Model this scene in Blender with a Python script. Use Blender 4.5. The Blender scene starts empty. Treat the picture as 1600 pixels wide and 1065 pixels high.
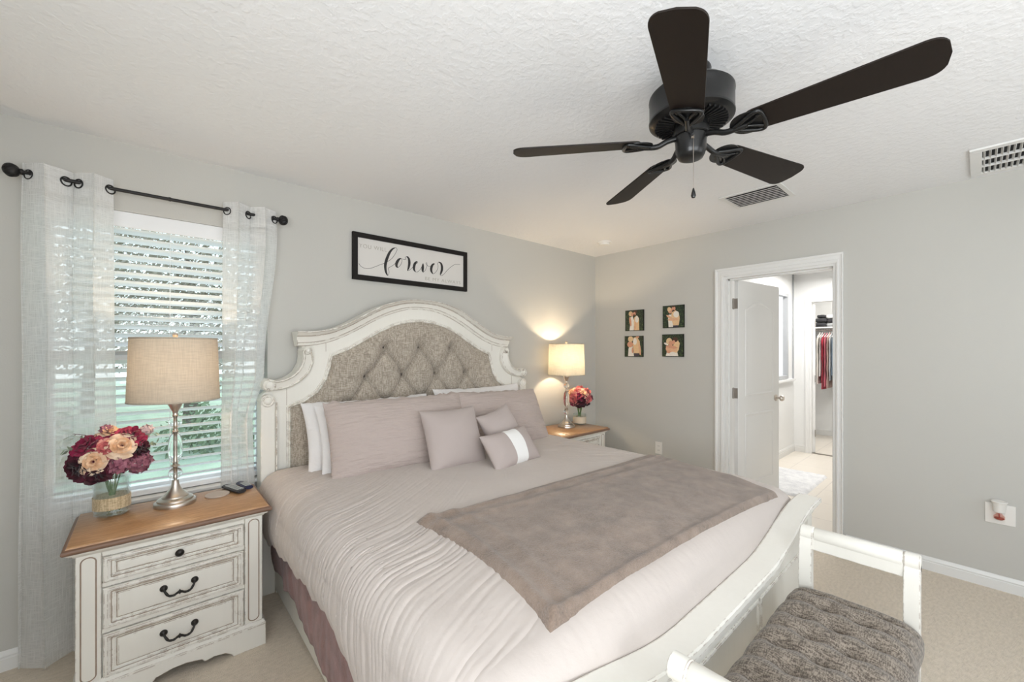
import bpy, math, random
from math import sin, cos, pi, radians as R, sqrt, exp
from mathutils import Vector, Matrix, Euler, noise

sc = bpy.context.scene
COL = sc.collection
# ------------------------------------------------------------------ camera
cam = bpy.data.objects.new('camera', bpy.data.cameras.new('camera'))
COL.objects.link(cam)
cam.location = (-3.7428, -2.8326, 1.4076)
cam.rotation_euler = (R(90), 0, R(48.5566 - 90))
cam.data.sensor_width = 36
cam.data.lens = 643.78 * 36 / 1600
cam.data.shift_y = 13.3 / 1600
cam.data.clip_start = .02
sc.camera = cam
# ------------------------------------------------------------------ light
sc.view_settings.view_transform = 'Standard'
sc.view_settings.look = 'None'
sc.view_settings.gamma = 1
sc.view_settings.exposure = 0.07
sc.cycles.use_denoising = True
sc.cycles.max_bounces = 9
sc.cycles.diffuse_bounces = 5
sc.cycles.transparent_max_bounces = 24
sc.cycles.sample_clamp_indirect = 6

w = bpy.data.worlds.new('sky'); sc.world = w; w.use_nodes = True
nt = w.node_tree; nt.nodes.clear()
wo = nt.nodes.new('ShaderNodeOutputWorld'); bg = nt.nodes.new('ShaderNodeBackground')
tc = nt.nodes.new('ShaderNodeTexCoord'); sp = nt.nodes.new('ShaderNodeSeparateXYZ')
rp = nt.nodes.new('ShaderNodeValToRGB')
rp.color_ramp.elements[0].position = 0.0; rp.color_ramp.elements[0].color = (.92, .96, 1.0, 1)
rp.color_ramp.elements[1].position = .7; rp.color_ramp.elements[1].color = (.66, .80, 1.0, 1)
nt.links.new(tc.outputs['Generated'], sp.inputs[0]); nt.links.new(sp.outputs['Z'], rp.inputs[0])
nt.links.new(rp.outputs[0], bg.inputs[0]); nt.links.new(bg.outputs[0], wo.inputs[0])
bg.inputs[1].default_value = 2.0

def area(name, loc, rot, sx, sy, power, col):
    l = bpy.data.lights.new(name, 'AREA'); l.shape = 'RECTANGLE'; l.size = sx; l.size_y = sy
    l.energy = power; l.color = col
    o = bpy.data.objects.new(name, l); o.location = loc; o.rotation_euler = rot; COL.objects.link(o)
    return o
def point(name, loc, power, col, rad=.03):
    l = bpy.data.lights.new(name, 'POINT'); l.energy = power; l.color = col; l.shadow_soft_size = rad
    o = bpy.data.objects.new(name, l); o.location = loc; COL.objects.link(o)
    return o
def sunl():
    l = bpy.data.lights.new('sun', 'SUN'); l.energy = 1.6; l.color = (1, .95, .88); l.angle = R(3)
    o = bpy.data.objects.new('sun', l); o.rotation_euler = (R(38), 0, R(160)); COL.objects.link(o)
sunl()
# fill tilted up at the ceiling, from unseen windows added south and west
area('fill_south_a', (-1.25, -4.47, 1.45), (R(138), 0, 0), 1.5, 1.4, 6, (.93, .97, 1))
area('fill_south_b', (-3.35, -4.47, 1.45), (R(138), 0, R(-6)), 1.5, 1.4, 38, (.93, .97, 1))
area('fill_west', (-4.68, -3.25, 1.45), (R(126), 0, R(-90)), 1.3, 1.4, 60, (.93, .97, 1))
# bathroom ceiling light and closet light
area('bathroom_light', (2.1, -1.75, 2.36), (0, 0, 0), 1.0, 0.6, 33, (1, .985, .96))
area('closet_light', (3.75, -1.6, 2.38), (0, 0, 0), .4, .4, 16, (1, .97, .92))

# ------------------------------------------------------------------ helpers
ORG = Vector((0, 0, 0))
class MB:
    def __init__(s): s.v = []; s.f = []; s.uv = None
    def face(s, pts):
        n = len(s.v); s.v += [tuple(p) for p in pts]; s.f.append(tuple(range(n, n + len(pts)))); return s
    def box(s, x0, x1, y0, y1, z0, z1):
        n = len(s.v)
        s.v += [(x0,y0,z0),(x1,y0,z0),(x1,y1,z0),(x0,y1,z0),(x0,y0,z1),(x1,y0,z1),(x1,y1,z1),(x0,y1,z1)]
        for q in ((0,3,2,1),(4,5,6,7),(0,1,5,4),(1,2,6,5),(2,3,7,6),(3,0,4,7)):
            s.f.append(tuple(n + i for i in q))
        return s
    def obox(s, M, sx, sy, sz):
        n = len(s.v); s.box(-sx/2, sx/2, -sy/2, sy/2, -sz/2, sz/2)
        for i in range(n, len(s.v)): s.v[i] = tuple(M @ Vector(s.v[i]))
        return s
    def grid(s, nu, nv, fn, cu=False, cv=False, uv=None):
        n = len(s.v); a = nu if cu else nu + 1; b = nv if cv else nv + 1
        for i in range(a):
            for j in range(b): s.v.append(tuple(fn(i / nu, j / nv)))
        for i in range(nu):
            for j in range(nv):
                i2 = (i + 1) % a; j2 = (j + 1) % b
                s.f.append((n + i*b + j, n + i2*b + j, n + i2*b + j2, n + i*b + j2))
        return s
    def loft(s, secs, closed=True, caps=True):
        n = len(s.v); m = len(secs[0])
        for c in secs: s.v += [tuple(p) for p in c]
        for i in range(len(secs) - 1):
            for j in range(m if closed else m - 1):
                k = (j + 1) % m
                s.f.append((n + i*m + j, n + i*m + k, n + (i+1)*m + k, n + (i+1)*m + j))
        if caps and closed:
            s.f.append(tuple(n + j for j in reversed(range(m))))
            s.f.append(tuple(n + (len(secs)-1)*m + j for j in range(m)))
        return s
    def lathe(s, prof, c=(0,0,0), seg=32, M=None):
        secs = []
        for r, z in prof:
            ring = []
            for k in range(seg):
                a = 2*pi*k/seg
                p = Vector((max(r, 1e-5)*cos(a), max(r, 1e-5)*sin(a), z))
                if M: p = M @ p
                ring.append(p + Vector(c))
            secs.append(ring)
        return s.loft(secs)
    def tube(s, pts, r, seg=10, caps=True):
        pts = [Vector(p) for p in pts]; secs = []; up = None
        for i, p in enumerate(pts):
            t = (pts[min(i+1, len(pts)-1)] - pts[max(i-1, 0)]).normalized()
            if up is None:
                up = Vector((0,0,1)) if abs(t.z) < .9 else Vector((1,0,0))
            a = (up - t*up.dot(t)).normalized(); up = a; b = t.cross(a)
            rr = r[i] if isinstance(r, (list, tuple)) else r
            secs.append([p + (a*cos(2*pi*k/seg) + b*sin(2*pi*k/seg))*rr for k in range(seg)])
        return s.loft(secs, True, caps)
    def prism(s, poly, axis, a, b):
        def P(u, v, t): return {'x': (t,u,v), 'y': (u,t,v), 'z': (u,v,t)}[axis]
        return s.loft([[P(u,v,a) for u,v in poly], [P(u,v,b) for u,v in poly]])
    def add(s, o, M=None):
        n = len(s.v); s.v += [tuple(M @ Vector(p)) if M else p for p in o.v]
        s.f += [tuple(n + i for i in q) for q in o.f]; return s
    def build(s, name, m, parent=None, sharp=35, bevel=0, seg=2, sub=0, kind=None, world=True):
        me = bpy.data.meshes.new(name)
        off = ORG if (parent is not None and world) else Vector((0,0,0))
        me.from_pydata([(x-off.x, y-off.y, z-off.z) for x, y, z in s.v], [], s.f)
        me.validate()
        me.shade_smooth()
        if sharp < 180: me.set_sharp_from_angle(angle=R(sharp))
        if m: me.materials.append(m)
        o = bpy.data.objects.new(name, me); COL.objects.link(o)
        if parent is not None: o.parent = parent
        if bevel:
            b = o.modifiers.new('bevel', 'BEVEL'); b.width = bevel; b.segments = seg
            b.limit_method = 'ANGLE'; b.angle_limit = R(40); b.harden_normals = True
        if sub:
            b = o.modifiers.new('sub', 'SUBSURF'); b.levels = sub; b.render_levels = sub
        if kind: o['kind'] = kind
        return o
def box(*a): return MB().box(*a)
def tag(o, label=None, cat=None, group=None, kind=None):
    if label: o['label'] = label
    if cat: o['category'] = cat
    if group: o['group'] = group
    if kind: o['kind'] = kind
    return o
def thing(name, label, cat, loc, group=None, rot=(0,0,0)):
    global ORG
    o = bpy.data.objects.new(name, None); COL.objects.link(o); o.location = loc; o.rotation_euler = rot
    o.empty_display_size = .05
    ORG = Vector(loc)
    return tag(o, label, cat, group)
def single(mb, name, m, label, cat, loc=None, group=None, **k):
    """one-mesh thing with its origin at loc"""
    if loc is None:
        xs, ys, zs = zip(*mb.v); loc = ((min(xs)+max(xs))/2, (min(ys)+max(ys))/2, min(zs))
    mb.v = [(x-loc[0], y-loc[1], z-loc[2]) for x, y, z in mb.v]
    o = mb.build(name, m, None, **k); o.location = loc
    return tag(o, label, cat, group)
def copy_tree(o, parent=None):
    c = o.copy(); COL.objects.link(c)
    if parent is not None: c.parent = parent
    for ch in list(o.children): copy_tree(ch, c)
    return c
def sm(a, b, x):
    t = max(0., min(1., (x-a)/(b-a))); return t*t*(3-2*t)
def interp(pts, x):
    if x <= pts[0][0]: return pts[0][1]
    for (a, p), (b, q) in zip(pts, pts[1:]):
        if x <= b: return p + (q-p)*(x-a)/(b-a)
    return pts[-1][1]
def catmull(p, n=6):
    p = [Vector(q) for q in p]; out = []
    for i in range(len(p)-1):
        a = p[max(i-1,0)]; b = p[i]; c = p[i+1]; d = p[min(i+2, len(p)-1)]
        for k in range(n):
            t = k/n
            out.append(.5*((2*b) + (c-a)*t + (2*a-5*b+4*c-d)*t*t + (3*b-a-3*c+d)*t**3))
    out.append(p[-1]); return out
def nz(x, y, z=0.): return noise.noise(Vector((x, y, z)))

# ------------------------------------------------------------------ materials
class NT:
    def __init__(s, name):
        s.m = bpy.data.materials.new(name); s.m.use_nodes = True; s.t = s.m.node_tree
        s.b = s.t.nodes['Principled BSDF']; s.out = s.t.nodes['Material Output']; s._tc = None
    def n(s, typ, **k):
        o = s.t.nodes.new(typ)
        for a, v in k.items():
            if a == 'i':
                for q, x in v.items(): o.inputs[q].default_value = x
            else: setattr(o, a, v)
        return o
    def l(s, a, b): s.t.links.new(a, b)
    def coord(s, scale=(1,1,1), rot=(0,0,0)):
        if s._tc is None: s._tc = s.n('ShaderNodeTexCoord')
        mp = s.n('ShaderNodeMapping', i={'Scale': scale, 'Rotation': rot}); s.l(s._tc.outputs['Object'], mp.inputs[0]); return mp.outputs[0]
    def noise(s, scale, detail=3, stretch=(1,1,1), rough=.5):
        k = s.n('ShaderNodeTexNoise', i={'Scale': scale, 'Detail': detail, 'Roughness': rough}); s.l(s.coord(stretch), k.inputs['Vector']); return k.outputs['Fac']
    def ramp(s, fac, stops):
        r = s.n('ShaderNodeValToRGB'); e = r.color_ramp.elements
        while len(e) < len(stops): e.new(.5)
        for q, (p, c) in zip(e, stops): q.position = p; q.color = (*c, 1) if len(c) == 3 else c
        s.l(fac, r.inputs[0]); return r.outputs[0]
    def mix(s, fac, a, b, typ='MIX'):
        k = s.n('ShaderNodeMix', data_type='RGBA', blend_type=typ)
        for sock, v in ((k.inputs[0], fac), (k.inputs[6], a), (k.inputs[7], b)):
            if isinstance(v, (int, float)): sock.default_value = v
            elif isinstance(v, tuple): sock.default_value = (*v, 1) if len(v) == 3 else v
            else: s.l(v, sock)
        return k.outputs[2]
    def math(s, op, a, b=0.):
        k = s.n('ShaderNodeMath', operation=op)
        for sock, v in ((k.inputs[0], a), (k.inputs[1], b)):
            if isinstance(v, (int, float)): sock.default_value = v
            else: s.l(v, sock)
        return k.outputs[0]
    def bump(s, h, strength=.3, dist=.002, prev=None):
        k = s.n('ShaderNodeBump', i={'Strength': strength, 'Distance': dist}); s.l(h, k.inputs['Height'])
        if prev is not None: s.l(prev, k.inputs['Normal'])
        s.l(k.outputs[0], s.b.inputs['Normal']); return k.outputs[0]
    def base(s, c):
        if isinstance(c, tuple): s.b.inputs['Base Color'].default_value = (*c, 1)
        else: s.l(c, s.b.inputs['Base Color'])
    def p(s, **k):
        nm = {'rough':'Roughness','metal':'Metallic','spec':'Specular IOR Level','sheen':'Sheen Weight','coat':'Coat Weight'}
        for a, v in k.items(): s.b.inputs[nm[a]].default_value = v
def simple(name, c, rough=.5, metal=0, var=.08, scale=8, bs=60, bstr=.1, bd=.001, spec=.5, stretch=(1,1,1)):
    t = NT(name); n = t.noise(scale, 4, stretch)
    t.base(t.mix(n, tuple(x*(1-var) for x in c), tuple(min(1, x*(1+var)) for x in c)))
    t.p(rough=rough, metal=metal, spec=spec)
    if bstr: t.bump(t.noise(bs, 3, stretch), bstr, bd)
    return t.m

M = {}
M['wall'] = simple('wall_paint', (.53, .52, .485), .75, var=.015, scale=1.5, bs=160, bstr=.30, bd=.0012, spec=.25)
M['bathwall'] = simple('bath_wall_paint', (.80, .80, .79), .6, var=.01, bs=160, bstr=.15, spec=.3)
M['trim'] = simple('trim_paint', (.75, .745, .725), .35, var=.01, bstr=0)
M['white'] = simple('white_paint', (.80, .80, .79), .4, var=.01, bstr=0)
def ceil_mat():
    t = NT('ceiling_knockdown')
    a = t.noise(42, 4); b = t.noise(110, 3)
    h = t.ramp(a, [(.42, (0,0,0)), (.62, (1,1,1))])
    t.base((.81, .81, .81)); t.p(rough=.85, spec=.2)
    n1 = t.bump(h, .30, .003); t.bump(b, .2, .001, n1)
    return t.m
M['ceiling'] = ceil_mat()
def carpet():
    t = NT('carpet_loop')
    a = t.noise(230, 2); b = t.noise(34, 4, (1, 2.2, 1)); c = t.noise(3, 3)
    col = t.mix(t.math('MULTIPLY', a, 1.0), (.44, .37, .29), (.88, .77, .62))
    col = t.mix(t.ramp(b, [(.35, (0,0,0)), (.65, (1,1,1))]), col, (.76, .66, .535))
    col = t.mix(t.math('MULTIPLY', c, .25), col, (.64, .56, .46))
    t.base(col); t.p(rough=.97, spec=.1, sheen=.15)
    n1 = t.bump(b, .6, .006); t.bump(a, .8, .004, n1)
    return t.m
M['carpet'] = carpet()
def tile():
    t = NT('bath_tile')
    b = t.n('ShaderNodeTexBrick', i={'Scale': 1.0, 'Mortar Size': .004, 'Brick Width': .45, 'Row Height': .45, 'Color1': (.78,.72,.63,1), 'Color2': (.74,.68,.60,1), 'Mortar': (.48,.44,.40,1)})
    b.offset = 0
    t.l(t.coord(), b.inputs['Vector'])
    t.base(t.mix(t.noise(5, 5, (1, 3, 1)), b.outputs['Color'], (.80, .74, .66))); t.p(rough=.3)
    return t.m
M['tile'] = tile()
def distressed():
    t = NT('antique_white_paint')
    bev = t.n('ShaderNodeBevel', samples=4, i={'Radius': .005}); geo = t.n('ShaderNodeNewGeometry')
    d = t.n('ShaderNodeVectorMath', operation='DOT_PRODUCT'); t.l(bev.outputs[0], d.inputs[0]); t.l(geo.outputs['Normal'], d.inputs[1])
    e = t.math('SUBTRACT', 1., d.outputs['Value'])
    n = t.noise(26, 5, (1,1,1), .7)
    f = t.math('MULTIPLY', t.ramp(e, [(.012, (0,0,0)), (.08, (1,1,1))]), t.ramp(n, [(.47, (0,0,0)), (.55, (1,1,1))]))
    base = t.mix(t.noise(3.5, 4), (.76, .735, .67), (.85, .83, .77))
    base = t.mix(t.math('MULTIPLY', t.noise(60, 3, (1, 1, .1)), .15), base, (.60, .56, .48))
    t.base(t.mix(f, base, (.20, .115, .065))); t.p(rough=.5, spec=.35)
    return t.m
M['antique'] = distressed()
def glaze():
    return simple('brown_glaze_line', (.30, .22, .16), .6, var=.4, scale=30, bstr=0)
M['glaze'] = glaze()
def oak():
    t = NT('oak_top')
    g = t.noise(9, 8, (1.2, 16, 4), .65); g2 = t.noise(60, 4, (.6, 12, 2))
    c = t.ramp(g, [(.30, (.27,.135,.06)), (.5, (.44,.235,.105)), (.7, (.58,.345,.175))])
    c = t.mix(t.math('MULTIPLY', t.ramp(g2, [(.45,(0,0,0)),(.7,(1,1,1))]), .35), c, (.24,.13,.065))
    t.base(c); t.p(rough=.33, spec=.6, coat=.4); t.b.inputs['Coat Roughness'].default_value = .22; t.bump(g2, .08, .0008)
    return t.m
M['oak'] = oak()
M['oakedge'] = simple('oak_edge', (.20, .115, .075), .4, var=.3, scale=12, stretch=(1, 10, 10), bstr=0)
def linen(name, c1, c2, s=420, bstr=.5, st=.10):
    t = NT(name)
    a = t.noise(s, 2, (st, 1, 1)); b = t.noise(s, 2, (1, st, st)); c = t.noise(9, 3)
    h = t.math('ADD', a, b)
    col = t.mix(t.ramp(t.math('MULTIPLY', h, .5), [(.42, (0,0,0)), (.58, (1,1,1))]), c1, c2)
    col = t.mix(t.math('MULTIPLY', c, .2), col, tuple(x*.85 for x in c2))
    t.base(col); t.p(rough=.92, spec=.15, sheen=.2); t.bump(h, bstr, .0012)
    return t.m
M['tweed'] = linen('taupe_tweed', (.255, .216, .172), (.53, .47, .395), 330)
M['tweedbench'] = linen('brown_tweed', (.085, .068, .054), (.31, .262, .213), 300, st=.16)
M['button'] = simple('button_fabric', (.10, .082, .07), .9, bstr=.3, bs=300)
def cloth(name, c, bs=120, bstr=.15, st=(1,1,1), var=.04, sheen=.15, bd=.004):
    t = NT(name)
    n = t.noise(6, 3)
    t.base(t.mix(n, tuple(x*(1-var) for x in c), tuple(min(1,x*(1+var)) for x in c)))
    t.p(rough=.9, spec=.15, sheen=sheen)
    n1 = t.bump(t.noise(bs*.35, 4, st), min(1, bstr*2), bd); t.bump(t.noise(600, 2), .2, .0008, n1)
    return t.m
M['duvet'] = cloth('blush_comforter_fabric', (.565, .505, .465), 70, .3)
M['sham'] = cloth('mauve_sham_fabric', (.50, .42, .385), 26, .5, (1, 1, 7), bd=.014)
M['square'] = cloth('mauve_cotton', (.46, .395, .37), 60, .05)
M['whitepil'] = cloth('white_cotton', (.80, .78, .77), 30, .4, (1, 1, 2), bd=.012)
def stripe():
    t = NT('mauve_with_white_stripe')
    s = t.n('ShaderNodeSeparateXYZ'); t.l(t.coord(), s.inputs[0])
    d = t.math('ABSOLUTE', t.math('SUBTRACT', s.outputs[0], .015))
    f = t.math('LESS_THAN', d, .052)
    t.base(t.mix(f, (.46, .395, .37), (.85, .84, .82))); t.p(rough=.9, spec=.15)
    t.bump(t.noise(300, 3), .3, .001)
    return t.m
M['stripe'] = stripe()
def fur(name, c1, c2):
    t = NT(name)
    a = t.noise(160, 4, rough=.7); b = t.noise(14, 5, rough=.65)
    col = t.mix(t.ramp(a, [(.3,(0,0,0)),(.7,(1,1,1))]), c1, c2)
    col = t.mix(t.ramp(b, [(.35,(0,0,0)),(.7,(1,1,1))]), col, tuple(min(1,x*1.18) for x in c2))
    t.base(col); t.p(rough=.95, spec=.1, sheen=.4)
    n1 = t.bump(b, .5, .006); t.bump(a, .9, .005, n1)
    return t.m
M['throw'] = fur('taupe_plush', (.125, .089, .067), (.28, .208, .162))
M['maroon'] = fur('dusty_rose_plush', (.12, .048, .043), (.29, .135, .12))
M['mat'] = fur('white_chenille', (.66, .66, .68), (.88, .88, .90))
M['black'] = simple('fan_black', (.010, .010, .010), .30, .2, bstr=0)
M['bladem'] = simple('fan_blade_espresso', (.012, .008, .006), .5, 0, var=.3, scale=20, stretch=(1, 8, 8), bstr=0, spec=.22)
M['iron'] = simple('wrought_iron', (.02, .019, .019), .45, .5, bs=90, bstr=.3)
M['bronze'] = simple('dark_bronze_pull', (.03, .027, .025), .4, .6, bstr=0)
M['frame'] = simple('charcoal_frame', (.014, .012, .011), .65, bstr=0, spec=.2)
M['signwhite'] = simple('sign_board', (.66, .635, .60), .6, var=.03, bstr=0)
M['ink'] = simple('black_ink', (.02, .018, .018), .6, bstr=0)
M['goldink'] = simple('pale_gold_ink', (.30, .265, .20), .6, bstr=0, spec=.2)
M['nickel'] = simple('brushed_nickel', (.62, .56, .50), .3, 1., var=.05, bs=200, bstr=.05, stretch=(1,1,8))
M['hinge'] = simple('worn_steel', (.36, .33, .30), .4, 1., bstr=0)
M['blind'] = simple('blind_slat_white', (.78, .79, .80), .4, var=.01, bstr=0)
M['plastic'] = simple('white_plastic', (.78, .76, .72), .35, var=.01, bstr=0)
M['dark'] = simple('void_shade', (.02, .02, .02), .9, bstr=0)  # near-black that paints the shade inside ducts and outlet slots
M['remote'] = simple('black_remote', (.03, .03, .035), .4, bstr=0)
M['remblue'] = simple('navy_remote', (.02, .025, .07), .35, bstr=0)
M['rembtn'] = simple('grey_buttons', (.45, .47, .46), .5, bstr=0)
M['coaster'] = simple('beige_stone', (.50, .42, .36), .6, bstr=0)
M['burlap'] = linen('burlap', (.42, .32, .19), (.68, .55, .36), 260)
M['stem'] = simple('green_stem', (.10, .20, .06), .5, bstr=0)
M['leafy'] = simple('sage_leaf', (.36, .42, .30), .6, bstr=0, var=.2)
def shade(name, c, warm):
    t = NT(name); t.t.nodes.remove(t.b)
    n = t.noise(220, 2, (1, 1, .06)); n2 = t.noise(220, 2, (.1, .1, 1))
    f = t.ramp(t.math('MULTIPLY', t.math('ADD', n, n2), .5), [(.4,(0,0,0)),(.6,(1,1,1))])
    col = t.mix(f, tuple(x*.86 for x in c), c)
    d = t.n('ShaderNodeBsdfDiffuse'); tr = t.n('ShaderNodeBsdfTranslucent'); mx = t.n('ShaderNodeMixShader', i={0: warm})
    t.l(col, d.inputs[0]); t.l(col, tr.inputs[0]); t.l(d.outputs[0], mx.inputs[1]); t.l(tr.outputs[0], mx.inputs[2]); t.l(mx.outputs[0], t.out.inputs[0])
    return t.m
M['shade'] = shade('linen_shade', (.56, .49, .40), .09)
M['shade2'] = shade('cream_shade', (.64, .58, .46), .13)
def sheer():
    t = NT('sheer_linen'); t.t.nodes.remove(t.b)
    a = t.noise(420, 2, (1, 1, .03)); b = t.noise(420, 2, (.06, .06, 1))
    w_ = t.math('MAXIMUM', a, b)
    f = t.ramp(w_, [(.40, (.63,.63,.63)), (.70, (.84,.84,.84))])
    d = t.n('ShaderNodeBsdfDiffuse', i={0: (.90,.90,.89,1)}); tr = t.n('ShaderNodeBsdfTranslucent', i={0: (.90,.90,.89,1)})
    m1 = t.n('ShaderNodeMixShader', i={0: .45}); tp = t.n('ShaderNodeBsdfTransparent'); m2 = t.n('ShaderNodeMixShader')
    t.l(d.outputs[0], m1.inputs[1]); t.l(tr.outputs[0], m1.inputs[2]); t.l(f, m2.inputs[0]); t.l(tp.outputs[0], m2.inputs[1]); t.l(m1.outputs[0], m2.inputs[2]); t.l(m2.outputs[0], t.out.inputs[0])
    return t.m
M['sheer'] = sheer()
def thin_glass(name, tint=(.97,.99,.98), k=.12, lo=.04):
    t = NT(name); t.t.nodes.remove(t.b)
    lw = t.n('ShaderNodeLayerWeight', i={0: .25}); tp = t.n('ShaderNodeBsdfTransparent', i={0: (*tint,1)}); g = t.n('ShaderNodeBsdfGlossy', i={0: (1,1,1,1), 'Roughness': .03})
    f = t.math('ADD', t.math('MULTIPLY', lw.outputs['Facing'], k*3), lo); m_ = t.n('ShaderNodeMixShader')
    t.l(f, m_.inputs[0]); t.l(tp.outputs[0], m_.inputs[1]); t.l(g.outputs[0], m_.inputs[2]); t.l(m_.outputs[0], t.out.inputs[0])
    return t.m
M['pane'] = thin_glass('window_glass', (.93,.98,.97), .05, .02)
M['vase'] = thin_glass('vase_glass', (.93,.97,.96), .26, .08)
def crystal():
    t = NT('crystal'); t.base((.97,.98,.98)); t.p(rough=.02); t.b.inputs['Transmission Weight'].default_value = 1; t.b.inputs['IOR'].default_value = 1.4
    return t.m
M['crystal'] = crystal()
def emis(name, c, s):
    t = NT(name); t.t.nodes.remove(t.b); e = t.n('ShaderNodeEmission', i={0: (*c,1), 1: s}); t.l(e.outputs[0], t.out.inputs[0]); return t.m
M['bulb'] = emis('bulb_glow', (1, .82, .6), 6)
M['frost'] = emis('frosted_daylight_pane', (.97, .985, 1), 1.0)
def petal(name, c1, c2):
    t = NT(name); n = t.noise(40, 3)
    t.base(t.mix(t.ramp(n, [(.35,(0,0,0)),(.65,(1,1,1))]), c1, c2)); t.p(rough=.7, spec=.2, sheen=.2); return t.m
P_ = dict(burg=petal('burgundy_petal', (.055,.006,.018), (.14,.02,.045)), mag=petal('magenta_petal', (.24,.01,.05), (.42,.04,.10)),
          mauve=petal('mauve_petal', (.22,.06,.10), (.42,.17,.22)), cream=petal('cream_petal', (.74,.50,.33), (.88,.70,.53)),
          coral=petal('coral_petal', (.62,.20,.17), (.78,.38,.32)), pale=petal('pale_pink_petal', (.68,.50,.50), (.80,.66,.66)))

# ------------------------------------------------------------------ room shell
H = 2.44; XW = -4.62; YS = -4.4
wx0, wx1, wz0, wz1 = -4.125, -3.205, .63, 2.10
def struct(name, mb, m, **k): return mb.build(name, m, None, kind='structure', **k)
struct('floor', box(XW-.1, .06, YS-.1, .1, -.05, 0), M['carpet'])
struct('ceiling', box(XW-.1, .0, YS-.1, .15, H, H+.1), M['ceiling'])
b = MB()
b.box(XW-.1, wx0, 0, .15, 0, H); b.box(wx1, .12, 0, .15, 0, H); b.box(wx0, wx1, 0, .15, wz1, H); b.box(wx0, wx1, 0, .15, 0, wz0)
struct('wall_north', b, M['wall'])
dy0, dy1, dz = -1.372, -2.148, 2.035
b = MB()
b.box(0, .12, dy0, 0, 0, H); b.box(0, .12, YS-.1, dy1, 0, H); b.box(0, .12, dy1, dy0, dz, H)
struct('wall_east', b, M['wall'])
b = MB(); b.box(XW-.1, XW, -2.55, 0, 0, H).box(XW-.1, XW, YS-.1, -3.95, 0, H).box(XW-.1, XW, -3.95, -2.55, 2.2, H).box(XW-.1, XW, -3.95, -2.55, 0, .7)
struct('wall_west', b, M['wall'])
f = MB(); f.box(XW-.06, XW-.02, -2.60, -2.55, .7, 2.2).box(XW-.06, XW-.02, -3.95, -3.90, .7, 2.2).box(XW-.06, XW-.02, -3.90, -2.60, 2.15, 2.2).box(XW-.06, XW-.02, -3.90, -2.60, .7, .75)
struct('window_5', f, M['white'])  # unseen window added as an opening for the west fill light
b = MB(); sw = [(-4.15, -2.55), (-2.05, -.45)]; a0 = XW
for x0, x1 in sw:
    b.box(a0, x0, YS-.1, YS, 0, H); b.box(x0, x1, YS-.1, YS, 2.2, H); b.box(x0, x1, YS-.1, YS, .7, .7+.02); b.box(x0, x1, YS-.1, YS, 0, .7); a0 = x1
b.box(a0, 0, YS-.1, YS, 0, H)
struct('wall_south', b, M['wall'])
for i, (x0, x1) in enumerate(sw):
    f = MB(); t_ = .05
    f.box(x0, x0+t_, YS-.06, YS-.02, .72, 2.2).box(x1-t_, x1, YS-.06, YS-.02, .72, 2.2).box(x0+t_, x1-t_, YS-.06, YS-.02, 2.15, 2.2).box(x0+t_, x1-t_, YS-.06, YS-.02, .72, .77).box((x0+x1)/2-.02, (x0+x1)/2+.02, YS-.06, YS-.02, .77, 2.15)
    struct('window_%d' % (i+2), f, M['white'])  # unseen windows added around the south fill lights
# baseboards: profiled boards
def baseboard(name, p0, p1, nrm, h=.085, th=.013):
    prof = [(0,0),(th,0),(th,h*.62),(th*.75,h*.66),(th*.75,h*.72),(th*.9,h*.76),(th*.55,h*.93),(th*.3,h),(0,h)]
    secs = []
    for p in (p0, p1): secs.append([(p[0]+nrm[0]*a, p[1]+nrm[1]*a, z) for a, z in prof])
    return struct(name, MB().loft(secs), M['trim'], sharp=25)
baseboard('baseboard_north', (XW, 0), (0, 0), (0, -1))
baseboard('baseboard_east', (0, 0), (0, -1.30), (-1, 0))
baseboard('baseboard_east_right', (0, -2.205), (0, YS), (-1, 0))
# ---- window 1
wf = MB(); y0, y1 = .085, .135; t_ = .045
wf.box(wx0, wx0+t_, y0, y1, wz0+.02, wz1).box(wx1-t_, wx1, y0, y1, wz0+.02, wz1).box(wx0+t_, wx1-t_, y0, y1, wz1-t_, wz1).box(wx0+t_, wx1-t_, y0, y1, wz0+.02, wz0+.02+t_).box(wx0+t_, wx1-t_, y0-.012, y1, 1.335, 1.385)
win = struct('window_1', wf, M['white'], bevel=.003)
ORG = Vector((0,0,0))
box(wx0+t_, wx1-t_, .108, .112, wz0+.06, wz1-t_).build('window_pane', M['pane'], win)
box(wx0-.03, wx1+.03, -.022, .084, wz0, wz0+.02).build('window_sill', M['white'], win, bevel=.004)
# blinds
bl = thing('window_blind', 'white horizontal slat blind lowered over the window between the sheer curtains', 'window blind', ((wx0+wx1)/2, .045, wz1-.02))
box(wx0+.002, wx1-.002, .003, .018, 2.022, 2.0995).build('valance', M['blind'], bl, bevel=.003)
box(wx0+.012, wx1-.012, .022, .068, 2.04, 2.085).build('headrail', M['blind'], bl)
sl = MB(); zz = 2.012
tilt = R(24)
while zz > .705:
    prof = []
    for k in range(7):
        s_ = -.025 + .05*k/6; bow = .003*(1-(s_/.025)**2)
        prof.append((.047 + s_*cos(tilt) - bow*0, zz - s_*sin(tilt) + bow))
    for k in range(6, -1, -1):
        s_ = -.025 + .05*k/6; bow = .003*(1-(s_/.025)**2) - .0026
        prof.append((.047 + s_*cos(tilt), zz - s_*sin(tilt) + bow))
    sl.prism([(p[0], p[1]) for p in prof], 'x', wx0+.01, wx1-.01)
    zz -= .0443
sl.build('slats', M['blind'], bl, sharp=60)
box(wx0+.012, wx1-.012, .024, .072, .655, .680).build('bottom_rail', M['blind'], bl, bevel=.004)
c_ = MB()
for x in (wx0+.13, (wx0+wx1)/2+.01, wx1-.13):
    c_.tube([(x, .0215, 2.04), (x, .0215, .68)], .0011, 5); c_.tube([(x, .0735, 2.04), (x, .0735, .68)], .0009, 5)
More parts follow.
